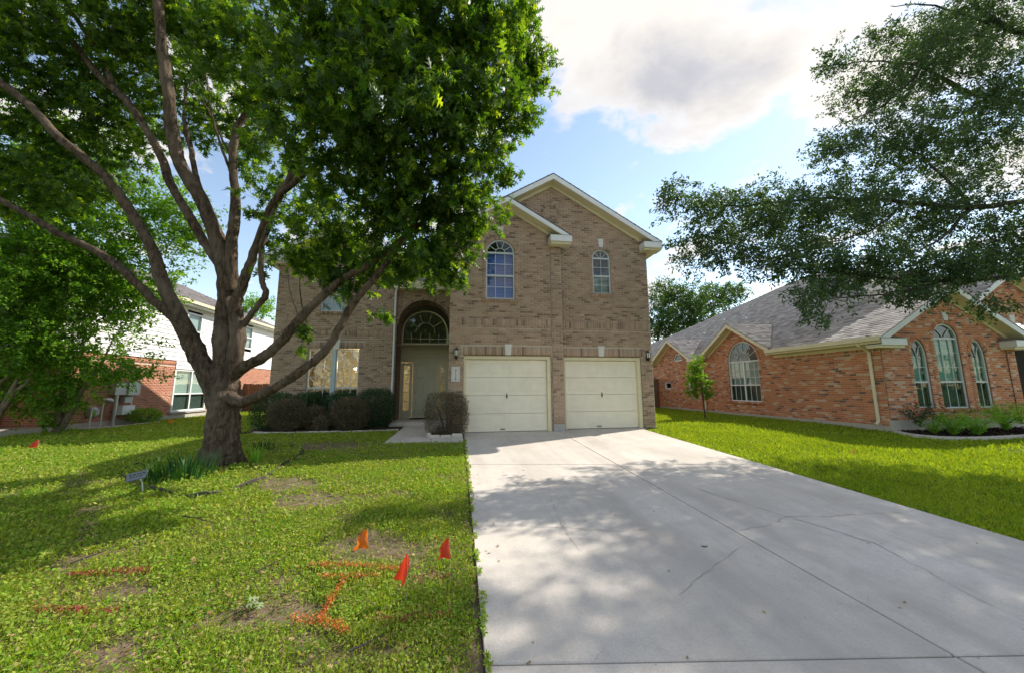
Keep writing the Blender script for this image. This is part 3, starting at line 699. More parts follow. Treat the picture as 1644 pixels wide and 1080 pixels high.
mb.quad((-6.1, 13.05, 2.75), (5.95, 13.05, 2.75), (5.95, 20.4, 2.75), (-6.1, 20.4, 2.75)); mb.quad((-.27, 10.4, 2.75), (5.95, 10.6, 2.75), (5.95, 13.05, 2.75), (-.27, 13.05, 2.75))
mb.quad((-6.1, 16.5, 0), (5.95, 16.5, 0), (5.95, 16.5, 5.6), (-6.1, 16.5, 5.6)); mb.quad((-6.1, 13.0, .05), (5.95, 13.0, .05), (5.95, 16.5, .05), (-6.1, 16.5, .05))
mb.obj('inner_floor', M_CURT, H)
for a, F in ((1.395, FL), (4.30, FR)): keystone(H, F, a, 2.15, 2.46, .17, .22, .004)
keystone(H, FL, 1.175, 5.73, 6.0, .15, .2, .004); keystone(H, FR, 4.425, 5.63, 5.90, .14, .19, .004); keystone(H, FW, -4.13, 2.575, 2.87, .2, .28, .004)

# garage doors: frame boards, four sections, sixteen raised panels
def garage_door(F, a0, a1, z1, lab):
    w = .11; D = MB()
    F.box(D, a0+.004, a0+w*.55, 0, z1-.004, -.16, -.03); F.box(D, a1-w, a1-.004, 0, z1-.004, -.16, -.03); F.box(D, a0+w*.55+.002, a1-w-.002, z1-.10, z1-.004, -.158, -.032)
    d = D.obj('garage_door', M_CREAM, H); tag(d, label=lab)
    x0, x1, zt = a0+w*.6, a1-w*1.05, z1-.105; hs = zt/4
    pm = None
    for i in range(4):
        mb = MB(); zb, ze = i*hs+.002, (i+1)*hs-.002
        mb.hexa([F.p(x0, zb, -.16), F.p(x1, zb, -.16), F.p(x1, ze, -.16), F.p(x0, ze, -.16), F.p(x0, zb, -.125), F.p(x1, zb, -.125), F.p(x1, ze-.006, -.125), F.p(x0, ze-.006, -.125)])
        mb.obj('section', M_DOORG, d)
        cw = (x1-x0)/4
        for j in range(4):
            pa, pb = x0+j*cw+.075, x0+(j+1)*cw-.075; qa, qb = zb+.10, ze-.10
            if pm is None:
                W, Q = (pb-pa)/2, (qb-qa)/2; o = Vector((0, 0, 0)); G = Frame((0, 0, 0), F.u, F.n); mb = MB()
                def ringq(i0, c0, i1, c1):
                    p = [(-W+i0, -Q+i0), (W-i0, -Q+i0), (W-i0, Q-i0), (-W+i0, Q-i0)]; q = [(-W+i1, -Q+i1), (W-i1, -Q+i1), (W-i1, Q-i1), (-W+i1, Q-i1)]
                    for k in range(4): mb.quad(G.p(*p[k], c0), G.p(*p[(k+1) % 4], c0), G.p(*q[(k+1) % 4], c1), G.p(*q[k], c1))
                ringq(0, 0.0005, .016, .006); ringq(.016, .006, .03, .001); ringq(.03, .001, .055, .008); p = [(-W+.055, -Q+.055), (W-.055, -Q+.055), (W-.055, Q-.055), (-W+.055, Q-.055)]
                mb.quad(*[G.p(*k, .008) for k in p]); pm = mb.mesh('panel', M_DOORG)
            o = bpy.data.objects.new('panel', pm); o.location = F.p((pa+pb)/2, (qa+qb)/2, -.125); link(o, d)
    xm = (x0+x1)/2
    mb = MB(); F.box(mb, xm-.012, xm+.012, .93, 1.07, -.122, -.105); F.box(mb, xm-.02, xm+.02, .97, 1.0, -.106, -.088); mb.obj('lock_handle', M_DARK, d)
    mb = MB(); F.box(mb, xm-.19, xm-.05, .065, .085, -.122, -.095); mb.obj('lift_handle', M_DARK, d)
    mb = MB(); F.box(mb, x0, x1, 0.0, .012, -.15, -.118); mb.obj('weather_seal', M_DARK, d)
    return d
garage_door(FL, gL['a0'], gL['a1'], 2.135, 'garage door beside the house number'); garage_door(FR, gR['a0'], gR['a1'], 2.135, 'garage door at the house corner')
# windows
window(H, FL, wA['a0'], wA['a1'], wA['z0'], wA['z1'], wA['rise'], glass=M_GLASS_SKYREFL, cols=3, rails=(4.50, 5.20), rows=(4.16, 4.86), fan=5, hub=.38, blind=M_BLIND, fw=.04)
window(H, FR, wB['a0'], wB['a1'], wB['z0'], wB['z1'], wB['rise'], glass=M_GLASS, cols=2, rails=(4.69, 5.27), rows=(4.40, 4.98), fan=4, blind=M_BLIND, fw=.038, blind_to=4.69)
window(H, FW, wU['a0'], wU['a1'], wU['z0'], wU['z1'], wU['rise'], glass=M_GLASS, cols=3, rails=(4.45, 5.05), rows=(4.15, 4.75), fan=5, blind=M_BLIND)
# dining window: two sashes, a broad mullion, leaded curves above the meeting rail
for a0, a1 in ((-5.0, -4.24), (-4.12, -3.37)):
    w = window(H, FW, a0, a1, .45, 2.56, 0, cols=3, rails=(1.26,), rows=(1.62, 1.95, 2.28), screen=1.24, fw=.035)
    ml = (a0+a1)/2; hx = (a1-a0)/2-.04
    for sgn, zc, amp in ((1, 2.36, .16), (-1, 1.45, .15), (1, 2.0, .12)):
        mb = MB(); P = [(ml+hx*(i/8-1), zc+sgn*amp*math.cos(math.pi*(i/8-1))) for i in range(17)]
        for p, q in zip(P, P[1:]): FW.bar(mb, p, q, .014, -.052, -.03)
        mb.obj('leaded_curve', M_TRIMW, w)
mb = MB(); FW.box(mb, -4.238, -4.122, .45, 2.558, -.07, .03); mb.obj('mullion', M_BLUEP, H)
mb = MB(); FW.box(mb, -5.0, -4.24, .5, 1.2, -.2, -.19); FW.box(mb, -4.12, -3.37, .5, 1.2, -.2, -.19); mb.obj('cafe_curtain', M_SCREEN, H)
ch = MB()
for i in range(5):
    a = 2*math.pi*i/5; p = Vector((-3.72+.2*math.cos(a), 14.5+.2*math.sin(a), 1.98)); ch.tube([(-3.72, 14.5, 1.86), (p.x, p.y, 1.84), (p.x, p.y, 1.93)], .008, 6)
ch.tube([(-3.72, 14.5, 1.84), (-3.72, 14.5, 2.74)], .012, 6); ch.obj('chandelier', M_DARK, H)
for i in range(5):
    a = 2*math.pi*i/5; mb = MB(); x, y = -3.72+.2*math.cos(a), 14.5+.2*math.sin(a)
    mb.tube([(x, y, 1.93), (x, y, 1.96), (x, y, 2.0), (x, y, 2.03)], [.008, .016, .014, .003], 8); mb.obj('bulb', M_BULB, H)
lt = bpy.data.lights.new('chandelier_light', 'POINT'); lt.energy = 28; lt.color = (1, .74, .45); lt.shadow_soft_size = .12; lo = bpy.data.objects.new('chandelier_light', lt); COL.objects.link(lo); lo.location = (-3.72, 14.5, 2.12)
# entry: arched glass, siding panel, door with side lights
FD = Frame((0, 14.0, 0), (1, 0, 0), (0, -1, 0))
window(H, FD, -2.13, -.43, 2.86, 3.30, .86, c=.0, cols=5, rows=(3.08,), rails=(), fan=5, hub=.45, fw=.05, frame_mat=M_CREAM)
mb = MB()
F = FD
F.box(mb, -2.2, -2.13, .14, 3.3, -.05, .02); F.box(mb, -.43, -.26, .14, 3.3, -.05, .02); F.box(mb, -2.13, -.43, 2.80, 2.86, -.05, .03); mb.obj('entry_frame', M_FDOOR, H)
for i in range(4):
    mb = MB(); z = 2.20+i*.15; mb.hexa([F.p(-2.13, z, -.05), F.p(-.43, z, -.05), F.p(-.43, z+.147, -.05), F.p(-2.13, z+.147, -.05), F.p(-2.13, z, .018), F.p(-.43, z, .018), F.p(-.43, z+.147, .006), F.p(-2.13, z+.147, .006)]); mb.obj('siding_board', M_FDOOR, H)
fd = MB(); F.box(fd, -1.69, -.80, .16, 2.17, -.04, -.0); fd = fd.obj('front_door', M_FDOOR, H)
for (a0, a1, z0, z1) in ((-1.58, -1.29, 1.62, 2.05), (-1.20, -.91, 1.62, 2.05), (-1.58, -1.29, .98, 1.52), (-1.20, -.91, .98, 1.52), (-1.58, -1.29, .3, .88), (-1.20, -.91, .3, .88)):
    mb = MB(); mb.hexa([F.p(a0, z0, -.001), F.p(a1, z0, -.001), F.p(a1, z1, -.001), F.p(a0, z1, -.001), F.p(a0+.03, z0+.03, .012), F.p(a1-.03, z0+.03, .012), F.p(a1-.03, z1-.03, .012), F.p(a0+.03, z1-.03, .012)]); mb.obj('panel', M_FDOOR, fd)
mb = MB(); mb.tube([F.p(-1.63, 1.08, 0), F.p(-1.63, 1.08, .05), F.p(-1.63, 1.08, .07)], [.018, .028, .012], 10); mb.tube([F.p(-1.63, 1.22, 0), F.p(-1.63, 1.22, .03)], [.025, .022], 10); F.box(mb, -1.65, -1.61, .82, 1.0, 0, .02); mb.obj('door_handle', M_GALV, fd)
for (a0, a1) in ((-2.12, -1.72), (-.77, -.44)):
    mb = MB(); F.box(mb, a0, a0+.09, .16, 2.17, -.04, .006); F.box(mb, a1-.09, a1, .16, 2.17, -.04, .006); F.box(mb, a0+.09, a1-.09, .16, .42, -.04, .005); F.box(mb, a0+.09, a1-.09, 2.07, 2.17, -.04, .005)
    for i in range(1, 5): F.box(mb, a0+.09, a1-.09, .42+i*.33-.012, .42+i*.33+.012, -.03, .004)
    s = mb.obj('side_light', M_FDOOR, H)
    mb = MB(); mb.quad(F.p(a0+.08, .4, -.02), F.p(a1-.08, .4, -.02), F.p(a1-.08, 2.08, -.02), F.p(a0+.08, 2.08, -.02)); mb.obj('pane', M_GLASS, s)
mb = MB(); F.box(mb, -1.715, -.775, 2.172, 2.198, -.05, .02); F.box(mb, -2.13, -.43, .14, .16, -.05, .05); mb.obj('door_sill', M_FDOOR, H)
mb = MB(); mb.box(-1.72, -.85, 13.45, 13.93, .142, .157); mb.obj('door_mat', M_RUB, label='dark rubber mat lying before the cream front door', cat='door mat')
# porch vault, gutter, downspout, entry roof
mb = MB(); mb.box(-2.3, -.26, 12.78, 12.92, 4.83, 4.97); mb.obj('gutter', M_CREAM, H)
mb = MB(); mb.box(-2.3, -.27, 12.80, 13.2, 4.70, 4.828); mb.obj('soffit', M_CREAM, H)
mb = MB(); mb.tube([(-2.20, 12.82, 4.84), (-2.20, 12.86, 4.70), (-2.24, 12.93, 4.5), (-2.24, 12.93, .6), (-2.24, 12.93, .2)], .035, 8); mb.obj('downspout', M_TRIMW, H)
# roofs
sh = Shingles()
def gable_roof(cx, half, zr, y0, y1):
    ze = zr-SL*half
    sh.plane([(cx-half, y0, ze), (cx-half, y1, ze), (cx, y1, zr), (cx, y0, zr)], (0, 1, 0), (1, 0, SL)); sh.plane([(cx+half, y0, ze), (cx+half, y1, ze), (cx, y1, zr), (cx, y0, zr)], (0, 1, 0), (-1, 0, SL))
gable_roof(2.845, 3.52, 7.86, 10.22, 20.6); gable_roof(1.37, 1.93, 6.86, 9.97, 10.7); gable_roof(-4.165, 2.33, 7.05, 12.67, 17.5)
sh.plane([(-2.3, 12.80, 4.96), (-.29, 12.80, 4.96), (-.29, 14.3, 5.62), (-2.3, 14.3, 5.62)], (1, 0, 0), (0, 1, .44))
sh.plane([(-6.5, 14.0, 5.72), (3, 14.0, 5.72), (3, 17.4, 7.7), (-6.5, 17.4, 7.7)], (1, 0, 0), (0, 1, .583)); sh.plane([(-6.5, 20.8, 5.72), (3, 20.8, 5.72), (3, 17.4, 7.7), (-6.5, 17.4, 7.7)], (1, 0, 0), (0, -1, .583))
sh.build(H, M_SHIND)
gable_trim(H, FR, 2.845, 7.86, SL, 3.52, .33, left=False); gable_trim(H, FL, 1.37, 6.86, SL, 1.93, .33, fascia=.13, ret=.66); gable_trim(H, FW, -4.165, 7.05, SL, 2.33, .33)
mb = MB(); mb.box(5.96, 6.36, 10.23, 20.5, 5.56, 5.62); mb.box(-6.5, -6.1, 12.7, 20.5, 5.46, 5.52); mb.obj('eave_soffit', M_CREAM, H)
# lanterns and number plaque
for F, a in ((FL, -.075), (FR, 5.79)):
    z = 2.18; y = F.O.y-.12; mb = MB()
    mb.box(a-.035, a+.035, y+.08, F.O.y, z-.15, z+.02); mb.tube([(a, y+.1, z-.12), (a, y, z-.17), (a, y, z-.10)], .012, 8)
    mb.tube([(a, y, z-.17), (a, y, z-.12), (a, y, z-.07), (a, y, z-.065)], [.012, .03, .055, .02], 6); mb.tube([(a, y, z+.085), (a, y, z+.10), (a, y, z+.15), (a, y, z+.175)], [.085, .08, .03, .008], 6)
    for k in range(6):
        q = math.pi*k/3; mb.tube([(a+.055*math.cos(q), y+.055*math.sin(q), z-.07), (a+.075*math.cos(q), y+.075*math.sin(q), z+.09)], .006, 4)
    l = mb.obj('wall_lantern', M_DARK, H)
    mb = MB(); mb.tube([(a, y, z-.065), (a, y, z+.085)], [.048, .068], 6); mb.obj('lantern_glass', M_FROST, l)
mb = MB(); FL.box(mb, -.205, .035, 1.40, 1.82, .005, .03); pl = mb.obj('number_plaque', M_STONEW, H)
mb = MB(); FL.bar(mb, (-.18, 1.43), (.01, 1.43), .008, .03, .034); FL.bar(mb, (-.18, 1.79), (.01, 1.79), .008, .03, .034); FL.bar(mb, (-.18, 1.43), (-.18, 1.79), .008, .03, .034); FL.bar(mb, (.01, 1.43), (.01, 1.79), .008, .03, .034); mb.obj('border', M_STONEG, pl)
for i, d in enumerate('4136'):
    cu = bpy.data.curves.new('digit', 'FONT'); cu.body = d; cu.size = .105; cu.align_x = 'CENTER'; cu.extrude = .002; cu.materials.append(M_DARK)
    tmp = bpy.data.objects.new('digit', cu); COL.objects.link(tmp); dg = bpy.context.evaluated_depsgraph_get()
    dme = bpy.data.meshes.new_from_object(tmp.evaluated_get(dg)); bpy.data.objects.remove(tmp); bpy.data.curves.remove(cu)
    o = bpy.data.objects.new('digit', dme); link(o, pl); o.location = FL.p(-.085, 1.685-i*.08, .032); o.rotation_euler = (R(90), 0, 0)

# ------------------------------------------------------------------ the red brick bungalow next door
H2 = thing('brick_house', (13, 10, 0), 'low red brick bungalow with grey shingle roof and arched windows beyond the lawn', 'house', 'houses on the street')
S2 = Frame((12, 0, 0), (0, 1, 0), (-1, 0, 0)); F2 = Frame((0, 8.76, 0), (1, 0, 0), (0, -1, 0))
bs = BrickSet(H2, M_REDB); mo = MB(); rv = MB(); EV = 2.42; s2H = .583
wS = dict(a0=13.08, a1=14.75, z0=.60, z1=2.27, rise=.86); wH = dict(a0=18.14, a1=18.92, z0=2.62, z1=2.64, rise=.40); w1 = dict(a0=19.34, a1=19.96, z0=1.10, z1=1.50); w2 = dict(a0=17.35, a1=17.75, z0=1.10, z1=1.50)
ops = [wS, wH, w1, w2]
brick_wall(bs, mo, S2, 8.76, 22.5, .10, EV, ops, bands=[(EV-.20, EV, 8.76, 12.4)], key='s'); soldier(bs, S2, 8.78, 12.4, EV-.20, EV)
brick_wall(bs, mo, S2, 12.3, 16.3, EV, 3.8, ops, gable=(14.28, 3.78, .62), key='s'); brick_wall(bs, mo, S2, 16.9, 21.1, EV, 3.8, ops, gable=(19.0, 3.72, .62), key='s')
for w_ in (wS, wH): surround(bs, mo, S2, w_, sill=w_ is wS)
for w_ in ops: reveal(rv, S2, w_)
c0 = dict(a0=13.93, a1=14.84, z0=.56, z1=2.60, rise=.45); c1 = dict(a0=13.05, a1=13.60, z0=.58, z1=2.05, rise=.52); c2 = dict(a0=15.22, a1=15.74, z0=.56, z1=2.05, rise=.52)
ops = [c0, c1, c2]
brick_wall(bs, mo, F2, 12.0, 16.85, .26, 2.5, ops, key='q'); brick_wall(bs, mo, F2, 12.0, 16.85, 2.5, 4.1, ops, gable=(14.42, 4.06, s2H), key='q')
for w_ in ops: surround(bs, mo, F2, w_, w=.12); reveal(rv, F2, w_)
brick_wall(bs, mo, F2, 12.0, 12.28, .26, 2.40, key='q', c=.03); brick_wall(bs, mo, F2, 16.55, 16.85, .26, 2.40, key='q', c=.03)
FG = Frame((0, 10.3, 0), (1, 0, 0), (0, -1, 0))                     # second gable over the porch
brick_wall(bs, mo, FG, 17.8, 22.2, 2.7, 5.6, [dict(a0=18.7, a1=21.3, z0=0, z1=2.9, rise=.5)], gable=(20.0, 5.3, .62), key='q')
brick_wall(bs, mo, Frame((0, 12.2, 0), (1, 0, 0), (0, -1, 0)), 16.85, 23, .1, 3.4, key='q')
wall2 = mo.obj('wall', M_MORTR, H2); bs.build(wall2); tag(rv.obj('opening_lining', M_RTEX, H2), kind='stuff')
mb = MB(); mb.quad((16.85, 8.76, 0), (16.85, 12.2, 0), (16.85, 12.2, 3), (16.85, 8.76, 3)); mb.obj('side_wall', M_RTEX, H2)
mb = MB(); mb.quad((12, 22.5, 0), (24, 22.5, 0), (24, 22.5, 4), (12, 22.5, 2.5)); mb.obj('back_wall', M_RTEX, H2)
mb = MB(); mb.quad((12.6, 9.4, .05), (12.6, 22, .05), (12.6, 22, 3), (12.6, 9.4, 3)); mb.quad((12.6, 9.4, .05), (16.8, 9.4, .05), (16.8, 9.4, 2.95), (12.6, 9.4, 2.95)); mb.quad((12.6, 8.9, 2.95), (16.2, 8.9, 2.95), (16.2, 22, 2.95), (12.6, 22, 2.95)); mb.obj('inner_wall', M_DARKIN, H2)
mb = MB(); mb.box(11.985, 22, 8.72, 22.5, -.12, .10); F2.box(mb, 11.97, 16.9, -.12, .26, -.01, .045); mb.obj('foundation', M_FOUND, H2)
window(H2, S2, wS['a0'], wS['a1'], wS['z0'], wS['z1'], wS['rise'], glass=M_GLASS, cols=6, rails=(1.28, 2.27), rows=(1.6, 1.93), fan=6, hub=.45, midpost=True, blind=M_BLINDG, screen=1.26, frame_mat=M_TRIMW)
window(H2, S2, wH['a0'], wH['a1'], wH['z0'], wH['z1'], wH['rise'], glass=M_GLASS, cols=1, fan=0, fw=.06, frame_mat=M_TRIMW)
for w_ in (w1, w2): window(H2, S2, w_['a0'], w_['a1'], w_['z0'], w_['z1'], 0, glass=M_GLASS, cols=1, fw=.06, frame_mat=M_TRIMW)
window(H2, F2, c0['a0'], c0['a1'], c0['z0'], c0['z1'], c0['rise'], glass=M_GLASS_TREEREFL, cols=3, rails=(1.32, 2.60), rows=(1.75, 2.18), arcs=True, blind=M_BLIND, screen=1.3)
for w_ in (c1, c2): window(H2, F2, w_['a0'], w_['a1'], w_['z0'], w_['z1'], w_['rise'], glass=M_GLASS_TREEREFL, cols=2, rails=(1.32,), rows=(1.75,), arcs=True, blind=M_BLIND, screen=1.3)
keystone(H2, F2, 14.45, 3.14, 3.40, .16, .22, .01); keystone(H2, FG, 20.0, 3.45, 3.75, .2, .28, .01)
# roof: two hipped planes, two side gables, the front gable and the porch gable
sh = Shingles(); s2 = .583; EX, EZ = 11.66, 2.58
def zp(X): return EZ+s2*(X-EX)
def zf(Y): return EZ+s2*(Y-7.66)
T1, T2, B1, B2 = (20.1, 16.1), (20.1, 18.65), (15.94, 25.12), (15.3, 26.8)
sh.plane([(EX, 8.42, EZ), (EX, 27, EZ), (B2[0], B2[1], zp(B2[0])), (B1[0], B1[1], zp(B1[0])), (T2[0], T2[1], zp(20.1)), (T1[0], T1[1], zp(20.1)), (14.42, 10.42, zp(14.42)), (14.42, 8.42, zp(14.42))], (0, 1, 0), (1, 0, s2), notch=((14.28-8.42, 3.95-EZ, .62), (19.0-8.42, 3.89-EZ, .62)))
sh.plane([(14.42, 10.42, zf(10.42)), (26, 10.42, zf(10.42)), (26, 16.1, zf(16.1)), (20.1, 16.1, zf(16.1))], (1, 0, 0), (0, 1, s2))
sh.plane([(17.3, 8.42, EZ-.02), (17.3, 11.2, EZ-.02), (14.42, 11.2, zp(14.42)), (14.42, 8.42, zp(14.42))], (0, 1, 0), (-1, 0, s2))
sh.plane([(17.45, 9.97, 3.9), (17.45, 14, 3.9), (20, 14, 5.45), (20, 9.97, 5.45)], (0, 1, 0), (1, 0, .61)); sh.plane([(22.55, 9.97, 3.9), (22.55, 14, 3.9), (20, 14, 5.45), (20, 9.97, 5.45)], (0, 1, 0), (-1, 0, .61))
for cY, half, zr in ((14.28, 2.05, 3.93), (19.0, 2.05, 3.87)):
    xb = EX+(zr-EZ)/s2; ze = zr-.62*half; xe = EX+(ze-EZ)/s2
    for s_ in (-1, 1): sh.plane([(11.66, cY+s_*half, ze+.02), (11.66, cY, zr+.02), (xb+.02, cY, zr+.02), (xe+.05, cY+s_*half, ze+.02)][::1], (1, 0, 0), (0, -s_, .62))
sh.build(H2, M_SHIN, 280)
mb = MB(); mb.add([(20.1, 16.1, zp(20.1)), (26, 16.1, zp(20.1)), (26, 27, 2.5), (11.7, 27, 2.5), (15.3, 26.8, zp(15.3)-.02), (15.94, 25.12, zp(15.94)-.02), (20.1, 18.65, zp(20.1)-.02)], [(0, 1, 2, 6), (6, 2, 3, 4, 5)]); mb.quad((26, 10.4, 0), (26, 27, 0), (26, 27, 2.5), (26, 16.1, zp(20.1))); mb.obj('rear_roof', M_SHIND, H2)
gable_trim(H2, S2, 14.28, 3.95, .62, 2.05, .34, fascia=.13, left=False, right=False, m_=M_CREAM); gable_trim(H2, S2, 19.0, 3.89, .62, 2.05, .34, fascia=.13, left=False, right=False, m_=M_CREAM)
gable_trim(H2, F2, 14.42, zp(14.42)+.02, s2, 2.80, .35, fascia=.15, ret=.85, m_=M_TRIMW); gable_trim(H2, FG, 20.0, 5.48, .61, 2.5, .34, fascia=.17, ret=.7, m_=M_TRIMW)
mb = MB(); mb.box(11.52, 11.66, 8.42, 12.25, 2.47, 2.60); mb.obj('gutter', M_CREAM, H2)
mb = MB(); mb.box(11.6, 12.02, 8.42, 12.3, 2.40, 2.465); mb.obj('soffit', M_CREAM, H2)
mb = MB(); mb.box(11.965, 11.995, 8.80, 12.3, 2.30, 2.398); mb.obj('frieze', M_CREAM, H2)
mb = MB(); mb.box(11.5, 11.66, 16.25, 17.05, 2.47, 2.60); mb.obj('gutter', M_CREAM, H2)
for y, t in ((9.0, 2.48), (16.4, 2.48)):
    mb = MB(); mb.tube([(11.58, y, t), (11.6, y, t-.1), (11.93, y, t-.28), (11.93, y, .4), (11.93, y, .22), (11.84, y, .12)], .042, 8); mb.obj('downspout', M_CREAM, H2)
for x, y, h in ((16.3, 20.1, .65), (14.7, 19.9, .3), (13.3, 20.6, .3), (15.6, 17.6, .3)):
    mb = MB(); z = zp(x); mb.tube([(x, y, z-.05), (x, y, z+h)], .05, 8); mb.tube([(x, y, z-.02), (x, y, z+.12)], [.14, .06], 8); mb.obj('roof_vent', M_GREYM, H2)

# ------------------------------------------------------------------ the white-sided house on the other side
H3 = thing('brick_house', (-13, 17, 0), 'two-storey house with white siding over orange brick, behind the crape myrtles', 'house', 'houses on the street')
S3 = Frame((-12, 0, 0), (0, 1, 0), (1, 0, 0)); bs = BrickSet(H3, M_ORB); mo = MB(); rv = MB()
wG = dict(a0=17.47, a1=19.55, z0=.30, z1=2.11); wT = dict(a0=17.75, a1=18.72, z0=3.05, z1=4.64); wT2 = dict(a0=21.9, a1=22.96, z0=3.5, z1=4.78)
brick_wall(bs, mo, S3, 13.3, 17.45, .18, 2.45, [], bands=[(2.25, 2.46, 13.3, 17.45)], key='l'); soldier(bs, S3, 13.3, 17.45, 2.25, 2.45)
brick_wall(bs, mo, S3, 19.57, 26.0, .18, 2.45, [], key='l'); brick_wall(bs, mo, S3, 17.45, 19.57, .18, .30, [], key='l')
wall3 = mo.obj('wall', M_MORTR, H3); bs.build(wall3, 300)
mb = MB(); mb.box(-12.6, -11.97, 13.3, 26, -.1, .18); mb.box(-14, -12.1, 11.8, 13.29, -.1, .12); mb.obj('foundation', M_FOUND, H3)
mb = MB(); mb.quad((-13.6, 11.8, 0), (-13.6, 13.3, 0), (-13.6, 13.3, 2.6), (-13.6, 11.8, 2.6)); mb.quad((-13.6, 13.3, 0), (-12, 13.3, 0), (-12, 13.3, 2.6), (-13.6, 13.3, 2.6)); mb.obj('porch_wall', M_RTEX, H3)
mb = MB(); mb.quad((-13.7, 11.8, 2.44), (-11.98, 11.8, 2.44), (-11.98, 13.3, 2.44), (-13.7, 13.3, 2.44)); mb.obj('porch_ceiling', M_TRIMW, H3)
z = 2.12; i = 0; bm_ = {}
while z < 5.0:
    zt = min(z+.175, 5.02); iv = [(11.8, 26.0)]
    if z < 2.44: iv = [(17.45, 19.6)]
    for w_ in (wT, wT2):
        if zt > w_['z0'] and z < w_['z1']: iv = sub(iv, w_['a0'], w_['a1'])
    for a0, a1 in iv:
        n = max(1, int((a1-a0)/4.2))
        for k in range(n):
            b0, b1 = a0+(a1-a0)*k/n+.002, a0+(a1-a0)*(k+1)/n-.002
            mb = MB(); mb.hexa([S3.p(b0, z, -.02), S3.p(b1, z, -.02), S3.p(b1, zt, -.02), S3.p(b0, zt, -.02), S3.p(b0, z, .045), S3.p(b1, z, .045), S3.p(b1, zt, .022), S3.p(b0, zt, .022)]); mb.obj('siding_board', M_SIDE, H3)
    z = zt; i += 1
for w_ in (wT, wT2):
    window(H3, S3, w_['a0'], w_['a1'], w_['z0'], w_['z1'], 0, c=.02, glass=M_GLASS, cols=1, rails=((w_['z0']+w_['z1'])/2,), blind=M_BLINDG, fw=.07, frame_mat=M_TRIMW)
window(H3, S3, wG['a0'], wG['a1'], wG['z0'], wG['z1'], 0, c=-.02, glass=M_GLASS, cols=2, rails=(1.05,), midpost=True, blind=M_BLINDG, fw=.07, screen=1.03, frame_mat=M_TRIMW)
mb = MB(); S3.box(mb, 17.35, 19.65, .22, .298, -.05, .09); mb.obj('window_sill', M_STONEG, H3)
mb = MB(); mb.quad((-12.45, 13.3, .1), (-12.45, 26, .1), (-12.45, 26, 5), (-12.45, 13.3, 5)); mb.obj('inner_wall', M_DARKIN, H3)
mb = MB(); mb.add([(-12.02, 11.8, 2.4), (-13.6, 11.8, 2.4), (-13.6, 11.8, .1), (-19, 11.8, .1), (-19, 11.8, 5), (-12.02, 11.8, 5)], [(0, 1, 2, 3, 4, 5)]); mb.obj('end_wall', M_SIDE, H3); mb = MB(); mb.quad((-12.02, 26, .1), (-19, 26, .1), (-19, 26, 5), (-12.02, 26, 5)); mb.obj('end_wall', M_SIDE, H3)
sh = Shingles(); ex = -11.62
sh.plane([(ex, 11.4, 5.08), (ex, 26.4, 5.08), (-15.6, 22.4, 7.0), (-15.6, 15.4, 7.0)], (0, 1, 0), (-1, 0, .5))
sh.plane([(ex, 26.4, 5.08), (-19.6, 26.4, 5.08), (-15.6, 22.4, 7.0)], (-1, 0, 0), (0, -1, .5)); sh.plane([(ex, 11.4, 5.08), (-19.6, 11.4, 5.08), (-15.6, 15.4, 7.0)], (-1, 0, 0), (0, 1, .5)); sh.plane([(-19.6, 11.4, 5.08), (-19.6, 26.4, 5.08), (-15.6, 22.4, 7.0), (-15.6, 15.4, 7.0)], (0, 1, 0), (1, 0, .5))
sh.build(H3, M_SHIND, 60)
mb = MB(); mb.box(ex-.02, ex+.10, 11.4, 26.4, 4.95, 5.07); mb.obj('gutter', M_CREAM, H3)
mb = MB(); mb.box(-12.0, ex, 11.4, 26.4, 4.88, 4.945); mb.obj('soffit', M_TRIMW, H3)
for x, y in ((-13.2, 24.6), (-12.9, 23.2)):
    z = 5.08+.5*(ex-x); mb = MB(); mb.tube([(x, y, z-.05), (x, y, z+.35)], .05, 8); mb.obj('roof_vent', M_GREYM, H3)

# meters and boxes on that wall
t = thing('electric_meter', (-11.9, 14.9, 0), 'pair of grey electric meter boxes on a fat conduit against the orange brick', 'meter box')
mb = MB(); mb.box(-11.955, -11.78, 14.57, 15.03, 1.06, 1.50); mb.obj('meter_box', M_GREYM, t); mb = MB(); mb.box(-11.955, -11.74, 15.05, 15.52, 1.04, 1.54); mb.obj('breaker_box', M_GREYM, t)
mb = MB(); mb.tube([(-11.84, 14.72, .0), (-11.84, 14.72, 1.06)], .055, 10); mb.obj('conduit', M_GALV, t); mb = MB(); mb.tube([(-11.86, 15.36, 1.04), (-11.86, 15.36, .45)], .03, 8); mb.obj('pipe', M_GALV, t)
t = thing('cable_box', (-11.9, 15.2, .6), 'small pale utility boxes mounted below the electric meter boxes', 'utility box')
mb = MB(); mb.box(-11.955, -11.8, 15.02, 15.28, .78, .98); mb.obj('upper_box', M_GREYM, t); mb = MB(); mb.box(-11.955, -11.76, 14.92, 15.42, .36, .68); mb.obj('lower_box', M_TRIMW, t)
t = thing('gas_meter', (-11.8, 14.0, 0), 'grey gas meter with round regulator standing by the brick wall', 'gas meter')
mb = MB(); mb.tube([(-11.75, 14.16, 0), (-11.75, 14.16, .92), (-11.75, 14.2, .95)], .022, 8); mb.tube([(-11.75, 13.8, 0), (-11.75, 13.8, .62), (-11.75, 13.86, .66)], .022, 8); mb.obj('pipe', M_GALV, t)
mb = MB(); mb.tube([(-11.86, 13.97, .36), (-11.86, 13.97, .42), (-11.86, 13.97, .60), (-11.86, 13.97, .68)], [.10, .15, .15, .09], 12); mb.obj('meter_body', M_GREYM, t)
mb = MB(); mb.tube([(-11.70, 14.10, .9), (-11.70, 14.2, .9), (-11.70, 14.32, .86), (-11.7, 14.36, .86)], [.03, .06, .10, .09], 12); mb.obj('regulator', M_GALV, t)

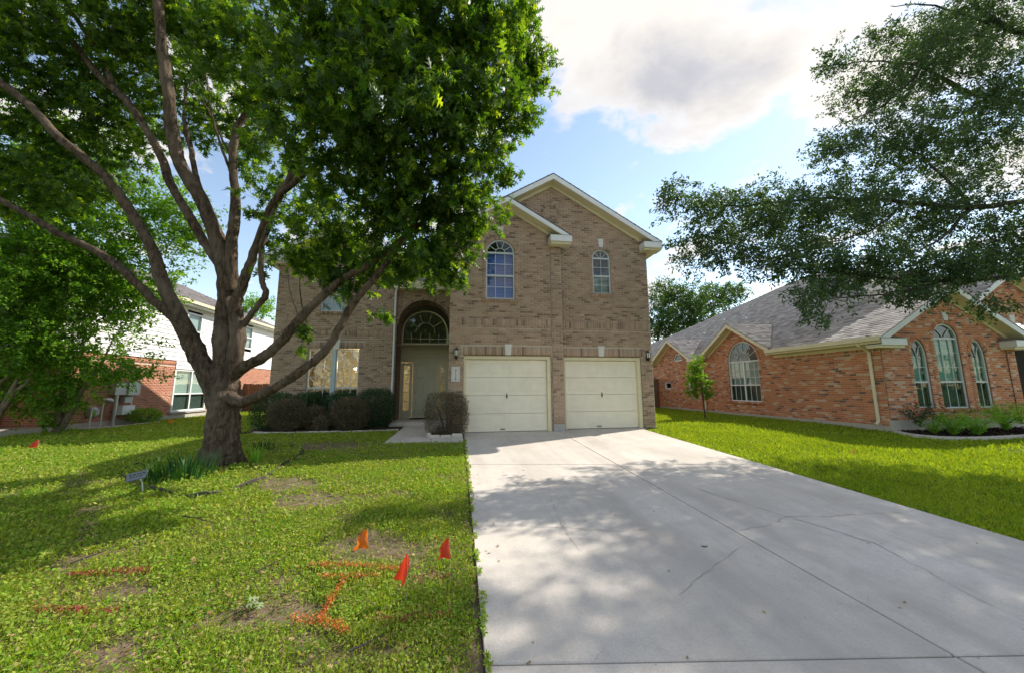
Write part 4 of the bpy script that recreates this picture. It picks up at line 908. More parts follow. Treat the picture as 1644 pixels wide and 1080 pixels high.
# fences between the houses: every picket its own piece
def fence(p0, p1, h, label, n):
    p0, p1 = Vector((*p0, 0)), Vector((*p1, 0)); d = (p1-p0).normalized(); q = Vector((-d.y, d.x, 0)); t = thing('wooden_fence', p0, label, 'fence', 'wooden side fences'); me = None; w = (p1-p0).length/n
    mb = MB().add([(0, 0, 0), (w-.006, 0, 0), (w-.006, .018, 0), (0, .018, 0), (0, 0, h-.03), (w-.006, 0, h-.03), (w-.006, .018, h-.03), (0, .018, h-.03), (w*.3, 0, h), (w*.7, 0, h), (w*.7, .018, h), (w*.3, .018, h)], [(0, 1, 5, 9, 8, 4), (3, 2, 6, 10, 11, 7)[::-1], (1, 2, 6, 5), (3, 0, 4, 7), (4, 8, 11, 7), (8, 9, 10, 11), (9, 5, 6, 10)]); me = mb.mesh('picket', M_WOOD)
    for i in range(n):
        o = bpy.data.objects.new('picket', me); o.location = p0+d*w*i+Vector((0, 0, random.uniform(-.03, .01))); o.rotation_euler = (0, random.uniform(-.006, .006), math.atan2(d.y, d.x)); link(o, t)
    for z in (.3, h-.35):
        a, b = p0+q*.03, p1+q*.03; mb = MB(); mb.tube([(a.x, a.y, z), (b.x, b.y, z)], .04, 4); mb.obj('rail', M_WOOD, t)
fence((-12, 22.6), (-6.1, 22.6), 1.55, 'brown picket fence between the white-sided house and the tan house', 42)
fence((6.0, 20.6), (12.0, 20.6), 1.75, 'dark wooden fence at the back between tan house and red bungalow', 42)

# ------------------------------------------------------------------ leaves and branches
def unit(a): return a/np.maximum(np.linalg.norm(a, axis=-1, keepdims=True), 1e-9)
def catmull(pts, rad, per=5):
    P = [Vector(p) for p in pts]; out, ro = [], []
    for i in range(len(P)-1):
        p0, p1, p2, p3 = P[max(i-1, 0)], P[i], P[i+1], P[min(i+2, len(P)-1)]
        for k in range(per):
            t = k/per; out.append(.5*((2*p1)+(p2-p0)*t+(2*p0-5*p1+4*p2-p3)*t*t+(3*p1-p0-3*p2+p3)*t**3)); ro.append(rad[i]+(rad[i+1]-rad[i])*t)
    out.append(P[-1]); ro.append(rad[-1]); return out, ro
def limb(parent, pts, rad, m_, n=12, name='limb', bumpy=.10, wob=.012, per=5, rough=0.0):
    P, r = catmull(pts, rad, per); P = [p+Vector((random.uniform(-1, 1), random.uniform(-1, 1), random.uniform(-1, 1)))*wob*(0 if i in (0, len(P)-1) else 1) for i, p in enumerate(P)]
    mb = MB(); mb.tube(P, r, n, True, bumpy, rough); return mb.obj(name, m_, parent, True)
OAK_HALF = [(0, 0), (.03, .12), (.22, .15), (.38, .27), (.09, .33), (.10, .42), (.30, .50), (.50, .66), (.10, .62), (.09, .72), (.27, .90), (.07, .86), (0, 1.0)]
def oak_leaf():
    r = [(x, y, -.28*x-.15*y*y) for x, y in OAK_HALF]; l = [(-x, y, -.28*x-.15*y*y) for x, y in OAK_HALF[1:-1]]; n = len(r)
    V = r+l; f1 = list(range(n)); f2 = [0]+[n+i for i in range(len(l))]+[n-1]; return V, [f1, f2[::-1]]
ELL = ([(0, 0, 0), (.20, .3, -.03), (.19, .7, -.05), (0, 1, -.1), (-.19, .7, -.05), (-.20, .3, -.03)], [[0, 1, 2, 3, 4, 5]])
RHO = ([(0, 0, 0), (.27, .45, -.06), (0, 1, -.12), (-.27, .45, -.06)], [[0, 1, 2, 3]])
BLD = ([(-.5, 0, 0), (.5, 0, 0), (.32, .55, .04), (0, 1, .16)], [[0, 1, 2, 3]])
def spray_points(ells, per, length, crown_c=None, droop=.25):
    """sprays of leaves filling uneven clumps; returns leaf positions and twig directions, and the twigs"""
    Ps, Ds, T0, T1 = [], [], [], []
    for c, r, n in ells:
        d = unit(rng.normal(size=(n, 3))); q = rng.random((n, 1))**(1/2.2); b = np.array(c)+d*q*np.array(r)
        out = unit(b-np.array(crown_c if crown_c is not None else c))
        dr = unit(out*.8+rng.normal(size=(n, 3))*.65+np.array([0, 0, -droop])); L = length*(.6+.8*rng.random((n, 1)))
        t = rng.random((n, per, 1))**.8
        p = b[:, None, :]+dr[:, None, :]*L[:, None, :]*t+rng.normal(size=(n, per, 3))*L[:, None, :]*.17*(1.1-.6*t)
        Ps.append(p.reshape(-1, 3)); Ds.append(np.repeat(dr, per, 0)); T0.append(b-dr*L*.25); T1.append(b+dr*L*.95)
    return np.concatenate(Ps), np.concatenate(Ds), np.concatenate(T0), np.concatenate(T1)
def leaf_axes(D, size, droop=.35, up=.6, spread=.8):
    n = len(D); Y = unit(D*.6+rng.normal(size=(n, 3))*spread*.7+np.array([0, 0, -droop])); Z = rng.normal(size=(n, 3))*.6+np.array([0, 0, up]); Z = unit(Z-Y*(Z*Y).sum(1, keepdims=True)); X = np.cross(Y, Z)
    s = size*(.65+.6*rng.random((n, 1))); return X*s, Y*s, Z*s
def twigs(T0, T1, parent, m_, r=.004):
    n = len(T0); d = unit(T1-T0); x = unit(np.cross(d, np.array([.3, .5, .81]))); y = np.cross(d, x); V = []
    for k in range(3):
        a = 2*math.pi*k/3; V.append(T0+(x*math.cos(a)+y*math.sin(a))*r)
    mid = (T0+T1)/2+rng.normal(size=(n, 3))*.02
    V.append(T1); V = np.stack(V, 1); idx = np.array([0, 1, 3, 1, 2, 3, 2, 0, 3]); I = (idx[None, :]+(np.arange(n)*4)[:, None]).ravel()
    me = np_mesh('twigs', V.reshape(-1, 3), np.full(n*3, 3), I, m_); return tag(link(bpy.data.objects.new('twigs', me), parent), kind='stuff')
def crown(parent, ells, per, length, size, shape, m_, singles=0, crown_c=None, droop=.3, bark=None, up=.6, name='crown'):
    P, D, T0, T1 = spray_points(ells, per, length, crown_c, droop); X, Y, Z = leaf_axes(D, size, droop, up)
    if singles:
        d = P-np.array(CAMP); w = d@np.array(_f); sx = d@np.array(CR)/w*FPX; sy = d@np.array(CU)/w*FPX
        ok = (w > .3) & (abs(sx) < 800) & (abs(sy) < 520); o = np.argsort(np.where(ok, w, 1e9))[:singles]
        me = np_mesh('leaf', np.array(shape[0]), [len(f) for f in shape[1]], np.concatenate(shape[1]), m_); root = None
    keep = np.ones(len(P), bool)
    if singles: keep[o] = False
    c = stamp(name, P[keep], X[keep], Y[keep], Z[keep], shape[0], shape[1], m_, parent, kind='stuff')
    if singles:
        for i in o:
            ob = bpy.data.objects.new('leaf', me); mw = Matrix([[X[i][k], Y[i][k], Z[i][k], P[i][k]] for k in range(3)]+[[0, 0, 0, 1]]); COL.objects.link(ob); ob.matrix_world = mw
            ob.parent = parent; ob.matrix_parent_inverse = Matrix.Translation(-root_loc(parent))
    if bark: twigs(T0, T1, parent, bark)
    return c
def px_ells(rows):                     # (x, y, depth, rx, ry in picture pixels, depth radius in m, number)
    o = []
    for x, y, Y, rx, ry, rd, n in rows:
        p = at(x, y, Y); k = Y/FPX*1.06; o.append((tuple(p), (rx*k, rd, ry*k), n))
    return o

# the big oak on the lawn
T = Vector((-4.17, 7.55, -.12))
oak = thing('oak_tree', T, 'large spreading oak with bare limbs on the lawn before the tan house', 'tree', 'yard trees')
# flared trunk
tp = [at(353, 748, 7.5)+Vector((0, .05, -.12)), at(354, 735, 7.5), at(357, 700, 7.5), at(359, 660, 7.52), at(358, 622, 7.55), at(358, 590, 7.55)]
limb(oak, tp, [.42, .335, .265, .25, .275, .22], M_BARK, 44, 'trunk', .05, .003, 14, .035)
for i in range(7):                     # root flare
    a = 2*math.pi*i/7+.3; d = Vector((math.cos(a), math.sin(a), 0)); b = tp[1]
    limb(oak, [b+d*.17+Vector((0, 0, .30)), b+d*.27+Vector((0, 0, .03)), b+d*.42+Vector((0, 0, -.16))], [.07, .075, .04], M_BARK, 8, 'root', .1, .0)
def L(rows, rads, n=14): return limb(oak, [at(*r) for r in rows], [r*.60 for r in rads], M_BARK, int(n*1.5), per=10, rough=.05, wob=.007)
L([(352, 640, 7.5), (325, 585, 7.45), (298, 530, 7.4), (262, 455, 7.3), (244, 400, 7.25), (200, 325, 7.1), (159, 274, 7.0), (96, 222, 6.9), (48, 170, 6.8), (-10, 125, 6.7), (-90, 60, 6.6)], [.30, .26, .23, .17, .15, .125, .12, .11, .10, .09, .06], 16)
L([(303, 548, 7.4), (278, 510, 7.3), (246, 482, 7.2), (197, 433, 7.15), (151, 402, 7.1), (93, 374, 7.0), (37, 341, 6.9), (-30, 305, 6.8)], [.16, .13, .115, .11, .095, .09, .08, .06])
L([(362, 640, 7.55), (358, 560, 7.55), (362, 500, 7.6), (362, 440, 7.6), (350, 395, 7.6), (326, 326, 7.5), (290, 265, 7.4), (276, 207, 7.3), (270, 148, 7.2), (260, 74, 7.1), (254, 0, 7.0), (245, -90, 6.9)], [.32, .28, .25, .24, .20, .19, .18, .17, .155, .14, .13, .09], 18)
L([(358, 430, 7.65), (332, 395, 7.7), (300, 340, 7.75), (274, 296, 7.8), (255, 244, 7.8), (207, 167, 7.8), (159, 122, 7.8), (107, 55, 7.8), (70, 8, 7.8), (20, -70, 7.8)], [.18, .14, .13, .125, .12, .11, .10, .09, .08, .05])
L([(185, 145, 7.8), (160, 90, 7.9), (130, 40, 7.9), (98, -5, 7.9)], [.09, .08, .07, .05], 10)
L([(372, 470, 7.6), (372, 400, 7.6), (378, 326, 7.6), (374, 259, 7.6), (380, 207, 7.5), (403, 167, 7.4), (405, 96, 7.2), (412, 20, 7.0)], [.22, .17, .14, .12, .11, .10, .08, .05])
L([(358, 392, 7.65), (338, 340, 7.8), (318, 296, 7.9), (306, 237, 8.0), (296, 193, 8.0), (300, 130, 8.0)], [.13, .11, .09, .08, .07, .04], 10)
L([(372, 600, 7.5), (382, 540, 7.45), (378, 490, 7.45), (388, 462, 7.4), (407, 408, 7.3), (437, 333, 7.1), (467, 285, 6.9), (489, 237, 6.7), (508, 180, 6.4), (530, 110, 6.0), (560, 30, 5.6)], [.24, .22, .18, .14, .125, .12, .115, .10, .08, .06, .04])
L([(450, 312, 7.0), (493, 276, 6.7), (540, 240, 6.3), (600, 200, 5.8), (660, 160, 5.3)], [.09, .08, .07, .05, .03], 10)
L([(390, 523, 7.45), (412, 493, 7.3), (427, 473, 7.2), (420, 448, 7.15), (420, 401, 7.1), (430, 368, 7.05), (441, 336, 7.05)], [.09, .085, .09, .08, .075, .075, .07], 12)
L([(366, 606, 7.52), (400, 584, 7.32), (420, 575, 7.2), (450, 549, 7.1), (487, 506, 7.0), (518, 476, 6.9), (546, 451, 6.8), (583, 429, 6.7), (624, 402, 6.6), (660, 372, 6.4), (710, 330, 6.2), (760, 280, 6.0)], [.20, .16, .15, .14, .125, .115, .11, .10, .09, .075, .05, .03], 16)
L([(360, 628, 7.52), (386, 645, 7.28), (415, 635, 7.0), (457, 613, 6.85), (487, 592, 6.75), (513, 572, 6.7), (535, 545, 6.65), (563, 494, 6.6), (581, 470, 6.55), (603, 445, 6.5), (638, 398, 6.4), (670, 350, 6.2), (690, 280, 5.9), (700, 210, 5.6)], [.19, .16, .13, .122, .118, .115, .11, .105, .098, .09, .078, .065, .05, .03], 16)
for rows, r in (([(487, 504, 7.0), (482, 470, 7.0), (482, 430, 7.0)], .03), ([(560, 497, 6.6), (568, 460, 6.6), (572, 430, 6.7)], .025), ([(518, 474, 6.9), (522, 440, 6.9), (545, 395, 6.9)], .035), ([(480, 510, 7.0), (466, 470, 7.1), (462, 430, 7.1)], .018), ([(275, 60, 7.1), (300, 68, 6.9), (340, 76, 6.7), (400, 80, 6.5)], .03), ([(590, 425, 6.7), (600, 380, 6.6), (620, 330, 6.5)], .035), ([(376, 292, 7.6), (345, 205, 7.4), (330, 120, 7.2)], .05), ([(374, 260, 7.6), (345, 200, 7.5), (310, 130, 7.4)], .04), ([(470, 280, 6.9), (450, 200, 6.5), (450, 120, 6.2)], .045), ([(640, 395, 6.4), (700, 380, 6.1), (740, 400, 5.9)], .035), ([(520, 140, 6.1), (620, 90, 5.4), (720, 60, 5.2)], .04), ([(400, 130, 7.3), (430, 60, 6.8), (470, -10, 6.4)], .05)):
    L(rows, [r*(1-.75*i/(len(rows)-1)) for i in range(len(rows))], 8)
rows = [(60, 60, 7.9, 160, 90, 1.0, 210), (200, 40, 7.9, 150, 80, 1.0, 210), (330, 50, 8.0, 120, 90, 1.0, 170), (60, 200, 8.5, 120, 70, 1.0, 170), (190, 180, 8.6, 110, 70, .8, 140), (60, 300, 8.2, 110, 50, .8, 110), (330, 180, 8.4, 80, 80, .8, 95), (150, 280, 8.8, 80, 40, .6, 50), (420, 220, 8.2, 60, 70, .6, 60),
        (430, 90, 6.2, 110, 110, .9, 140), (540, 60, 5.2, 130, 90, .9, 150), (660, 40, 5.0, 130, 80, .9, 150), (760, 50, 5.3, 85, 80, .7, 100), (820, 30, 5.8, 45, 55, .5, 36), (835, 110, 6, 40, 70, .5, 50), (520, 190, 5.4, 110, 90, .9, 140), (640, 160, 4.9, 120, 100, .9, 150),
        (750, 160, 5.4, 85, 90, .8, 110), (800, 190, 6, 50, 50, .6, 40), (580, 290, 5.9, 100, 70, .8, 100), (690, 270, 5.7, 95, 80, .8, 115), (775, 265, 6.2, 38, 40, .5, 26), (740, 335, 6, 60, 50, .6, 58), (640, 355, 6.4, 80, 42, .7, 75), (690, 405, 6, 55, 32, .5, 44), (705, 430, 6, 32, 20, .3, 16),
        (520, 370, 7.0, 90, 50, .7, 70), (460, 330, 7.5, 60, 50, .6, 30), (560, 415, 7, 60, 30, .5, 42), (480, 415, 7.4, 55, 26, .4, 34), (540, 450, 7.1, 40, 22, .4, 16), (630, 420, 6.6, 50, 28, .4, 30), (488, 520, 7.0, 8, 32, .08, 5), (590, 500, 6.8, 16, 8, .1, 3),
        (300, -120, 7.0, 250, 110, 1.5, 170), (620, -110, 5.6, 190, 90, 1.2, 120), (-140, 120, 7.6, 140, 170, 1.3, 150)]
crown(oak, [(c, r, int(n*1.12)) for c, r, n in px_ells(rows)], 18, .34, .138, oak_leaf(), M_LOAK, 300, (-3.6, 7.4, 3.6), .35, M_BARK, .55)

# the live oak whose trunk stands out of the picture
live = thing('live_oak_tree', (13.2, 4.9, gz(4.9)), 'live oak reaching in from the side with fine dark leaves over the driveway', 'tree', 'yard trees')
b = Vector((13.2, 4.9, gz(4.9)-.1)); tt = Vector((13.0, 5.1, 2.8))
limb(live, [b, b+Vector((0, .02, .5)), (13.1, 5.0, 1.6), tt], [.42, .32, .29, .31], M_BARKL, 18, 'trunk')
def L2(rows, rads, n=10): return limb(live, [tt-Vector((0, 0, .15))]+[at(*r) for r in rows], [rads[0]]+[r*.6 for r in rads[1:]], M_BARKL, n, wob=.03)
L2([(1700, 440, 5.9), (1600, 447, 6.0), (1500, 452, 6.1), (1400, 445, 6.3), (1330, 432, 6.5), (1250, 420, 6.7)], [.17, .10, .085, .07, .05, .035, .015])
L2([(1720, 330, 6.2), (1560, 335, 6.7), (1450, 325, 6.9), (1330, 318, 7.0), (1200, 330, 7.0), (1120, 330, 7.0)], [.17, .13, .10, .08, .06, .035, .015])
L2([(1720, 200, 6.4), (1560, 150, 7.0), (1480, 110, 7.1), (1400, 100, 7.1), (1310, 108, 7.1)], [.18, .13, .10, .06, .03, .012])
L2([(1740, 100, 6.4), (1600, 40, 6.9), (1540, -30, 7.0), (1480, -100, 7.0)], [.18, .14, .10, .07, .03])
for rows, r in (([(1500, 452, 6.1), (1440, 470, 6.0), (1360, 478, 5.9), (1290, 488, 5.9)], .03), ([(1450, 325, 6.9), (1400, 370, 6.8), (1330, 390, 6.7)], .035), ([(1560, 335, 6.7), (1500, 390, 6.4), (1440, 410, 6.3)], .04), ([(1480, 110, 7.1), (1420, 170, 7.0), (1350, 200, 7.0)], .035), ([(1600, 40, 6.9), (1500, 10, 7.0), (1430, 10, 7.1)], .035), ([(1560, 335, 6.7), (1480, 250, 6.8), (1420, 230, 6.9)], .04)):
    limb(live, [at(*q) for q in rows], [r*(1-.8*i/(len(rows)-1)) for i in range(len(rows))], M_BARKL, 8, wob=.03)
rows = [(1590, 40, 7, 110, 100, 1.3, 260), (1500, 60, 7.2, 60, 60, .9, 90), (1610, 150, 6.6, 60, 80, .8, 110), (1490, 120, 7, 90, 80, 1.1, 170), (1405, 150, 7, 80, 50, .9, 85), (1340, 105, 7.1, 55, 16, .4, 22), (1420, 60, 7.1, 50, 22, .5, 26), (1560, 230, 7, 120, 110, 1.4, 260), (1440, 235, 7, 95, 75, 1.2, 160), (1350, 240, 7.2, 60, 40, .8, 50), (1500, 350, 7, 150, 75, 1.3, 260),
        (1330, 345, 7, 110, 60, 1.2, 180), (1215, 340, 7, 90, 45, .9, 105), (1120, 335, 6.9, 60, 42, .6, 42), (1085, 305, 6.9, 30, 28, .35, 12), (1150, 395, 6.8, 80, 36, .8, 75), (1275, 415, 6.6, 105, 36, .8, 100), (1400, 425, 6.3, 105, 30, .8, 95), (1530, 425, 6.0, 105, 36, .8, 110), (1620, 390, 6, 60, 70, .7, 80),
        (1340, 462, 6.1, 52, 15, .35, 22), (1300, 475, 5.9, 30, 14, .25, 12), (1320, 500, 5.9, 18, 12, .2, 6), (1480, 465, 6, 70, 14, .4, 26), (1590, 482, 5.9, 30, 18, .25, 11), (1370, 335, 8.3, 110, 70, .8, 90), (1250, 350, 8.4, 70, 40, .8, 50),
        (1760, 120, 6.6, 140, 200, 1.5, 120), (1760, 360, 6.6, 130, 110, 1.5, 130), (1560, -110, 6.8, 190, 90, 1.4, 90), (1900, 300, 6.2, 160, 220, 1.5, 120)]
crown(live, [(c, r, int(n*1.8)) for c, r, n in px_ells(rows)], 31, .34, .070, ELL, M_LLIVE, 0, (10.5, 6, 4.5), .15, M_BARKL, .5)

# crape myrtles by the white-sided house
def crape(base, rows, label, stems, seed):
    t = thing('crape_myrtle', base, label, 'tree', 'crape myrtles'); b = Vector(base)
    for k, q in enumerate(stems):
        p = at(*q); m1 = b.lerp(p, .35)+Vector((random.uniform(-.1, .1), random.uniform(-.1, .1), .1)); m2 = b.lerp(p, .7)+Vector((random.uniform(-.15, .15), random.uniform(-.1, .1), .15)); top = p+(p-m2)*.8+Vector((0, 0, .5))
        limb(t, [b+Vector((random.uniform(-.1, .1), random.uniform(-.08, .08), -.08)), m1, m2, p, top], [.085, .065, .05, .035, .012], M_BARKC, 10, 'stem', .12)
    crown(t, [(c, r, int(n*1.6)) for c, r, n in px_ells(rows)], 40, .45, .095, RHO, M_LCRAPE, 0, tuple(b+Vector((0, 0, 2.2))), .15, M_BARKC, .55)
crape((-12.45, 11.75, -.03), [(30, 520, 11.6, 75, 60, .9, 90), (60, 440, 11.7, 90, 60, 1.1, 130), (40, 350, 11.8, 90, 70, 1.1, 150), (120, 310, 11.9, 80, 60, 1.0, 110), (-40, 420, 11.5, 90, 130, 1.2, 140), (90, 240, 12, 90, 45, .9, 80), (75, 560, 11.6, 35, 35, .4, 26), (20, 470, 11.2, 70, 70, .7, 90), (110, 400, 11.6, 60, 60, .7, 80), (10, 560, 11.3, 45, 30, .5, 40)], 'tall crape myrtle with pale multiple stems at the edge of the picture', [(45, 610, 11.6), (15, 600, 11.6), (60, 560, 11.7), (-20, 590, 11.6), (35, 560, 12)], 1)
crape((-11.35, 12.45, -.03), [(115, 585, 12.2, 60, 40, .6, 55), (150, 520, 12.3, 75, 50, .8, 95), (185, 440, 12.4, 85, 55, .9, 115), (215, 370, 12.5, 80, 55, .9, 110), (270, 335, 12.6, 55, 50, .8, 60), (300, 375, 12.6, 32, 36, .5, 26), (215, 480, 12.3, 40, 40, .5, 34), (195, 592, 12.0, 50, 18, .4, 26), (85, 640, 12.2, 35, 28, .4, 30), (60, 600, 12.0, 50, 40, .5, 60), (130, 470, 12.1, 70, 50, .7, 80)], 'crape myrtle leaning over the electric meters by the orange brick wall', [(105, 640, 12.3), (130, 590, 12.3), (90, 630, 12.3), (160, 590, 12.1), (115, 560, 12.4)], 2)
# trees seen beyond the roofs
def far_tree(base, rows, label, per=26, size=.20, mt=None):
    t = thing('background_tree', base, label, 'tree', 'trees beyond the houses'); b = Vector(base); p = at(*rows[0][:3])
    limb(t, [b, b.lerp(p, .4)+Vector((.1, 0, 0)), p], [.28, .22, .1], M_BARKL, 10, 'trunk')
    for r in rows[1:]: q = at(*r[:3]); limb(t, [b.lerp(p, .5), b.lerp(p, .5).lerp(q, .6)+Vector((0, 0, .2)), q], [.12, .08, .03], M_BARKL, 6)
    crown(t, px_ells(rows), per, .8, size, RHO, mt or M_LBG, 0, tuple(b+Vector((0, 0, 4))), .1, M_BARKL)
far_tree((16.2, 34, 0), [(1100, 495, 33, 50, 38, 2.5, 380), (1060, 520, 32, 35, 40, 2, 260), (1150, 480, 34, 45, 25, 2, 240), (1070, 475, 33, 30, 25, 1.5, 130), (1180, 470, 34, 25, 14, 1.2, 50), (1130, 530, 32, 60, 30, 2, 240)], 'leafy green tree rising behind the roof of the red bungalow')
far_tree((-20.5, 38, 0), [(408, 494, 38, 20, 14, 1.5, 60), (425, 500, 37, 10, 12, 1, 24), (396, 505, 38, 12, 14, 1.2, 30)], 'small patch of treetop above the roof of the white-sided house', mt=M_LCRAPE)
# young tree on the right-hand lawn
t = thing('sapling', (9.47, 13.1, -.03), 'slim young tree with round leafy head before the red brick wall', 'tree'); b = Vector((9.47, 13.1, -.05))
limb(t, [b, at(1130, 650, 13.1), at(1127, 622, 13.1), at(1124, 590, 13.1)], [.03, .024, .02, .008], M_BARKL, 8, 'trunk', .08, .004)
crown(t, px_ells([(1122, 612, 13.1, 20, 16, .42, 85), (1128, 628, 13.1, 15, 10, .3, 40), (1120, 593, 13.1, 13, 14, .3, 45), (1112, 628, 13.1, 8, 8, .2, 8), (1124, 580, 13.1, 7, 8, .15, 8)]), 22, .2, .075, ELL, M_LCRAPE, 0, (9.4, 13.1, 1.1), .1, M_BARKL)
mb = MB(); mb.tube([(9.47, 13.1, -.03), (9.47, 13.1, .0)], [.42, .30], 20); mb.obj('soil_ring', M_BED, t)
# a line of trees across the street, seen in the window glass
ce = [((x, -27+random.uniform(-3, 3), 2.6+random.uniform(-.6, 1.4)), (5.5, 2.5, 2.8), 70) for x in range(-80, 121, 8)]
P, D, _, _ = spray_points(ce, 16, 1.2); X, Y, Z = leaf_axes(D, .55); stamp('treeline', P, X, Y, Z, RHO[0], RHO[1], M_LBG, None, kind='stuff')

# ------------------------------------------------------------------ shrubs
def shrub(c, rx, ry, h, m_, label, n, leaf, name='shrub', boxy=3.0, shape=RHO, group='shrubs by the tan house', core=(.03, .03, .02)):
    c = Vector(c); t = thing(name, c, label, 'shrub', group)
    d = unit(rng.normal(size=(n, 3))); k = (np.abs(d)**boxy).sum(1)**(-1/boxy); q = (.55+.45*rng.random(n)**.45)*(1+.10*np.sin(d[:, 0]*9+d[:, 2]*7+c.x*3)*np.cos(d[:, 1]*8+c.x))
    P = np.array(c)+np.array([0, 0, h/2])+d*(k*q)[:, None]*np.array([rx, ry, h/2]); D = unit(d+rng.normal(size=(n, 3))*.5+np.array([0, 0, .3]))
    X, Y, Z = leaf_axes(D, leaf, -.1, .4); stamp('foliage', P, X, Y, Z, shape[0], shape[1], m_, t, kind='stuff')
    for i in range(9):
        a = random.uniform(0, 6.28); e = c+Vector((rx*.7*math.cos(a), ry*.7*math.sin(a), h*random.uniform(.6, .9)))
        limb(t, [c+Vector((.04*math.cos(a), .04*math.sin(a), -.03)), c.lerp(e, .45)+Vector((0, 0, .05)), e], [.014, .010, .004], M_BARKL, 5, 'stem')
    m2 = max(30, n//60); tips = rng.choice(len(P), m2); base = np.array(c)+np.array([0, 0, h*.3]); twigs(P[tips]*.45+base*.55, P[tips], t, M_BARKL, .003)
    return t
shrub((-5.62, 12.35, 0), .62, .5, 1.12, M_SHG, 'dark green holly bush at the outer corner of the tan house', 9000, .045)
shrub((-4.70, 12.5, 0), .50, .36, 1.12, M_SHG, 'dark green holly bush under the pane nearer the white-sided house', 8000, .045)
shrub((-3.72, 12.5, 0), .55, .36, 1.12, M_SHG, 'dark green holly bush under the pane nearer the front door', 8000, .045)
shrub((-2.62, 12.3, 0), .60, .5, 1.22, M_SHG, 'largest dark green holly bush, beside the downspout and front door', 10000, .045)
shrub((-5.02, 11.85, 0), .54, .42, .94, M_SHB, 'rounded bronze bush nearest the oak trunk', 11000, .034, boxy=2.4)
shrub((-4.28, 11.95, 0), .34, .30, .74, M_SHB, 'smaller thin bronze bush in front of the window mullion', 3600, .034, boxy=2.2)
shrub((-3.98, 11.6, 0), .24, .2, .45, M_SHB, 'lowest bronze bush, a sparse tuft at the bed edge', 1500, .034, boxy=2)
shrub((-3.22, 11.8, 0), .58, .45, .98, M_SHB, 'wide bronze bush between window and front door', 12000, .034, boxy=2.4)
shrub((-.30, 9.98, .0), .56, .34, 1.10, M_SHB, 'boxy clipped bronze bush between front walk and garage door', 14000, .030, boxy=5.0)
# stone edging of the beds
def stones(pts, label, w=.26, h=.07, grp='stone edgings'):
    t = thing('stone_edging', (*pts[0], gz(pts[0][1])), label, 'edging', grp)
    for p, q in zip(pts, pts[1:]):
        p, q = Vector(p), Vector(q); n = max(1, round((q-p).length/w)); d = (q-p).normalized(); s_ = Vector((-d.y, d.x))
        for i in range(n):
            a, b = p+d*((q-p).length*i/n+.008), p+d*((q-p).length*(i+1)/n-.008); hh = h*random.uniform(.8, 1.2); o = random.uniform(-.015, .015); z = gz(p.y)-.05; V = []
            for zz_, ins in ((z, 0), (z+.05+hh*.75, 0), (z+.05+hh, .02)):
                V += [Vector((*(a+d*ins+s_*(.05-ins+o)), zz_)), Vector((*(b-d*ins+s_*(.05-ins+o)), zz_)), Vector((*(b-d*ins-s_*(.05-ins-o)), zz_)), Vector((*(a+d*ins-s_*(.05-ins-o)), zz_))]
            mb = MB().add(V, [(8, 9, 10, 11)]+[(k*4+j, k*4+(j+1) % 4, k*4+4+(j+1) % 4, k*4+4+j) for k in (0, 1) for j in range(4)]); mb.obj('stone', M_STONEE, t)
stones([(-5.75, 11.55), (-5.2, 11.35), (-4.2, 11.22), (-3.0, 11.18), (-2.1, 11.3), (-1.74, 11.42)], 'low pale stone edging along the front of the shrub bed', .34, .04)
stones([(-.72, 10.25), (-.72, 9.66), (.12, 9.60)], 'pale block edging round the bronze bush by the walk', .29, .09)
MB().add([(-.70, 9.68, .035), (.1, 9.62, .03), (.1, 10.28, .04), (-.70, 10.28, .04)], [(0, 1, 2, 3)]).obj('planting_bed', M_BED, kind='structure')
MB().add([(-6.4, 11.6, .012), (-5.2, 11.38, .012), (-3.0, 11.2, .012), (-1.74, 11.45, .012), (-1.74, 13.0, .02), (-6.4, 13.0, .02)], [(0, 1, 2, 3, 4, 5)]).obj('planting_bed', M_BED, kind='structure')

# ------------------------------------------------------------------ bed round the oak
edge_px = [(250, 787), (300, 797), (362, 789), (420, 768), (462, 742), (487, 724), (470, 716), (410, 713), (300, 727), (235, 741), (196, 757), (212, 775)]
E_ = [gnd(*p) for p in edge_px]; E_, _ = catmull([(p.x, p.y, 0) for p in E_+E_[:1]], [1]*(len(E_)+1), 6)
mb = MB(); V = []
for i, p in enumerate(E_):
    z = gz(p.y); hgt = .035+.02*math.sin(i*.9); c = Vector((T.x, T.y, 0)); o = (p-c).normalized(); o.z = 0
    for dz, w in ((-.08, .006), (hgt, .009), (hgt+.008, 0), (hgt, -.009), (-.08, -.006)): V.append((p.x+o.x*w, p.y+o.y*w, z+dz))
mb.add(V, [(i*5+k, i*5+k+1, i*5+k+6, i*5+k+5) for i in range(len(E_)-1) for k in range(4)])
tag(mb.obj('bed_edging', M_EDGE), label='black plastic edging looped round the oak trunk', cat='edging', group='garden edgings')
BEDP = np.array([(p.x, p.y) for p in E_])
mb = MB().add([(p.x, p.y, gz(p.y)-.026) for p in E_[:-1]], [tuple(range(len(E_)-1))]); mb.obj('planting_bed', M_BED, kind='structure')
def in_poly(x, y, poly):
    ins = np.zeros(len(x), bool); j = len(poly)-1
    for i in range(len(poly)):
        xi, yi = poly[i]; xj, yj = poly[j]; c = ((yi > y) != (yj > y)) & (x < (xj-xi)*(y-yi)/(yj-yi+1e-12)+xi); ins ^= c; j = i
    return ins
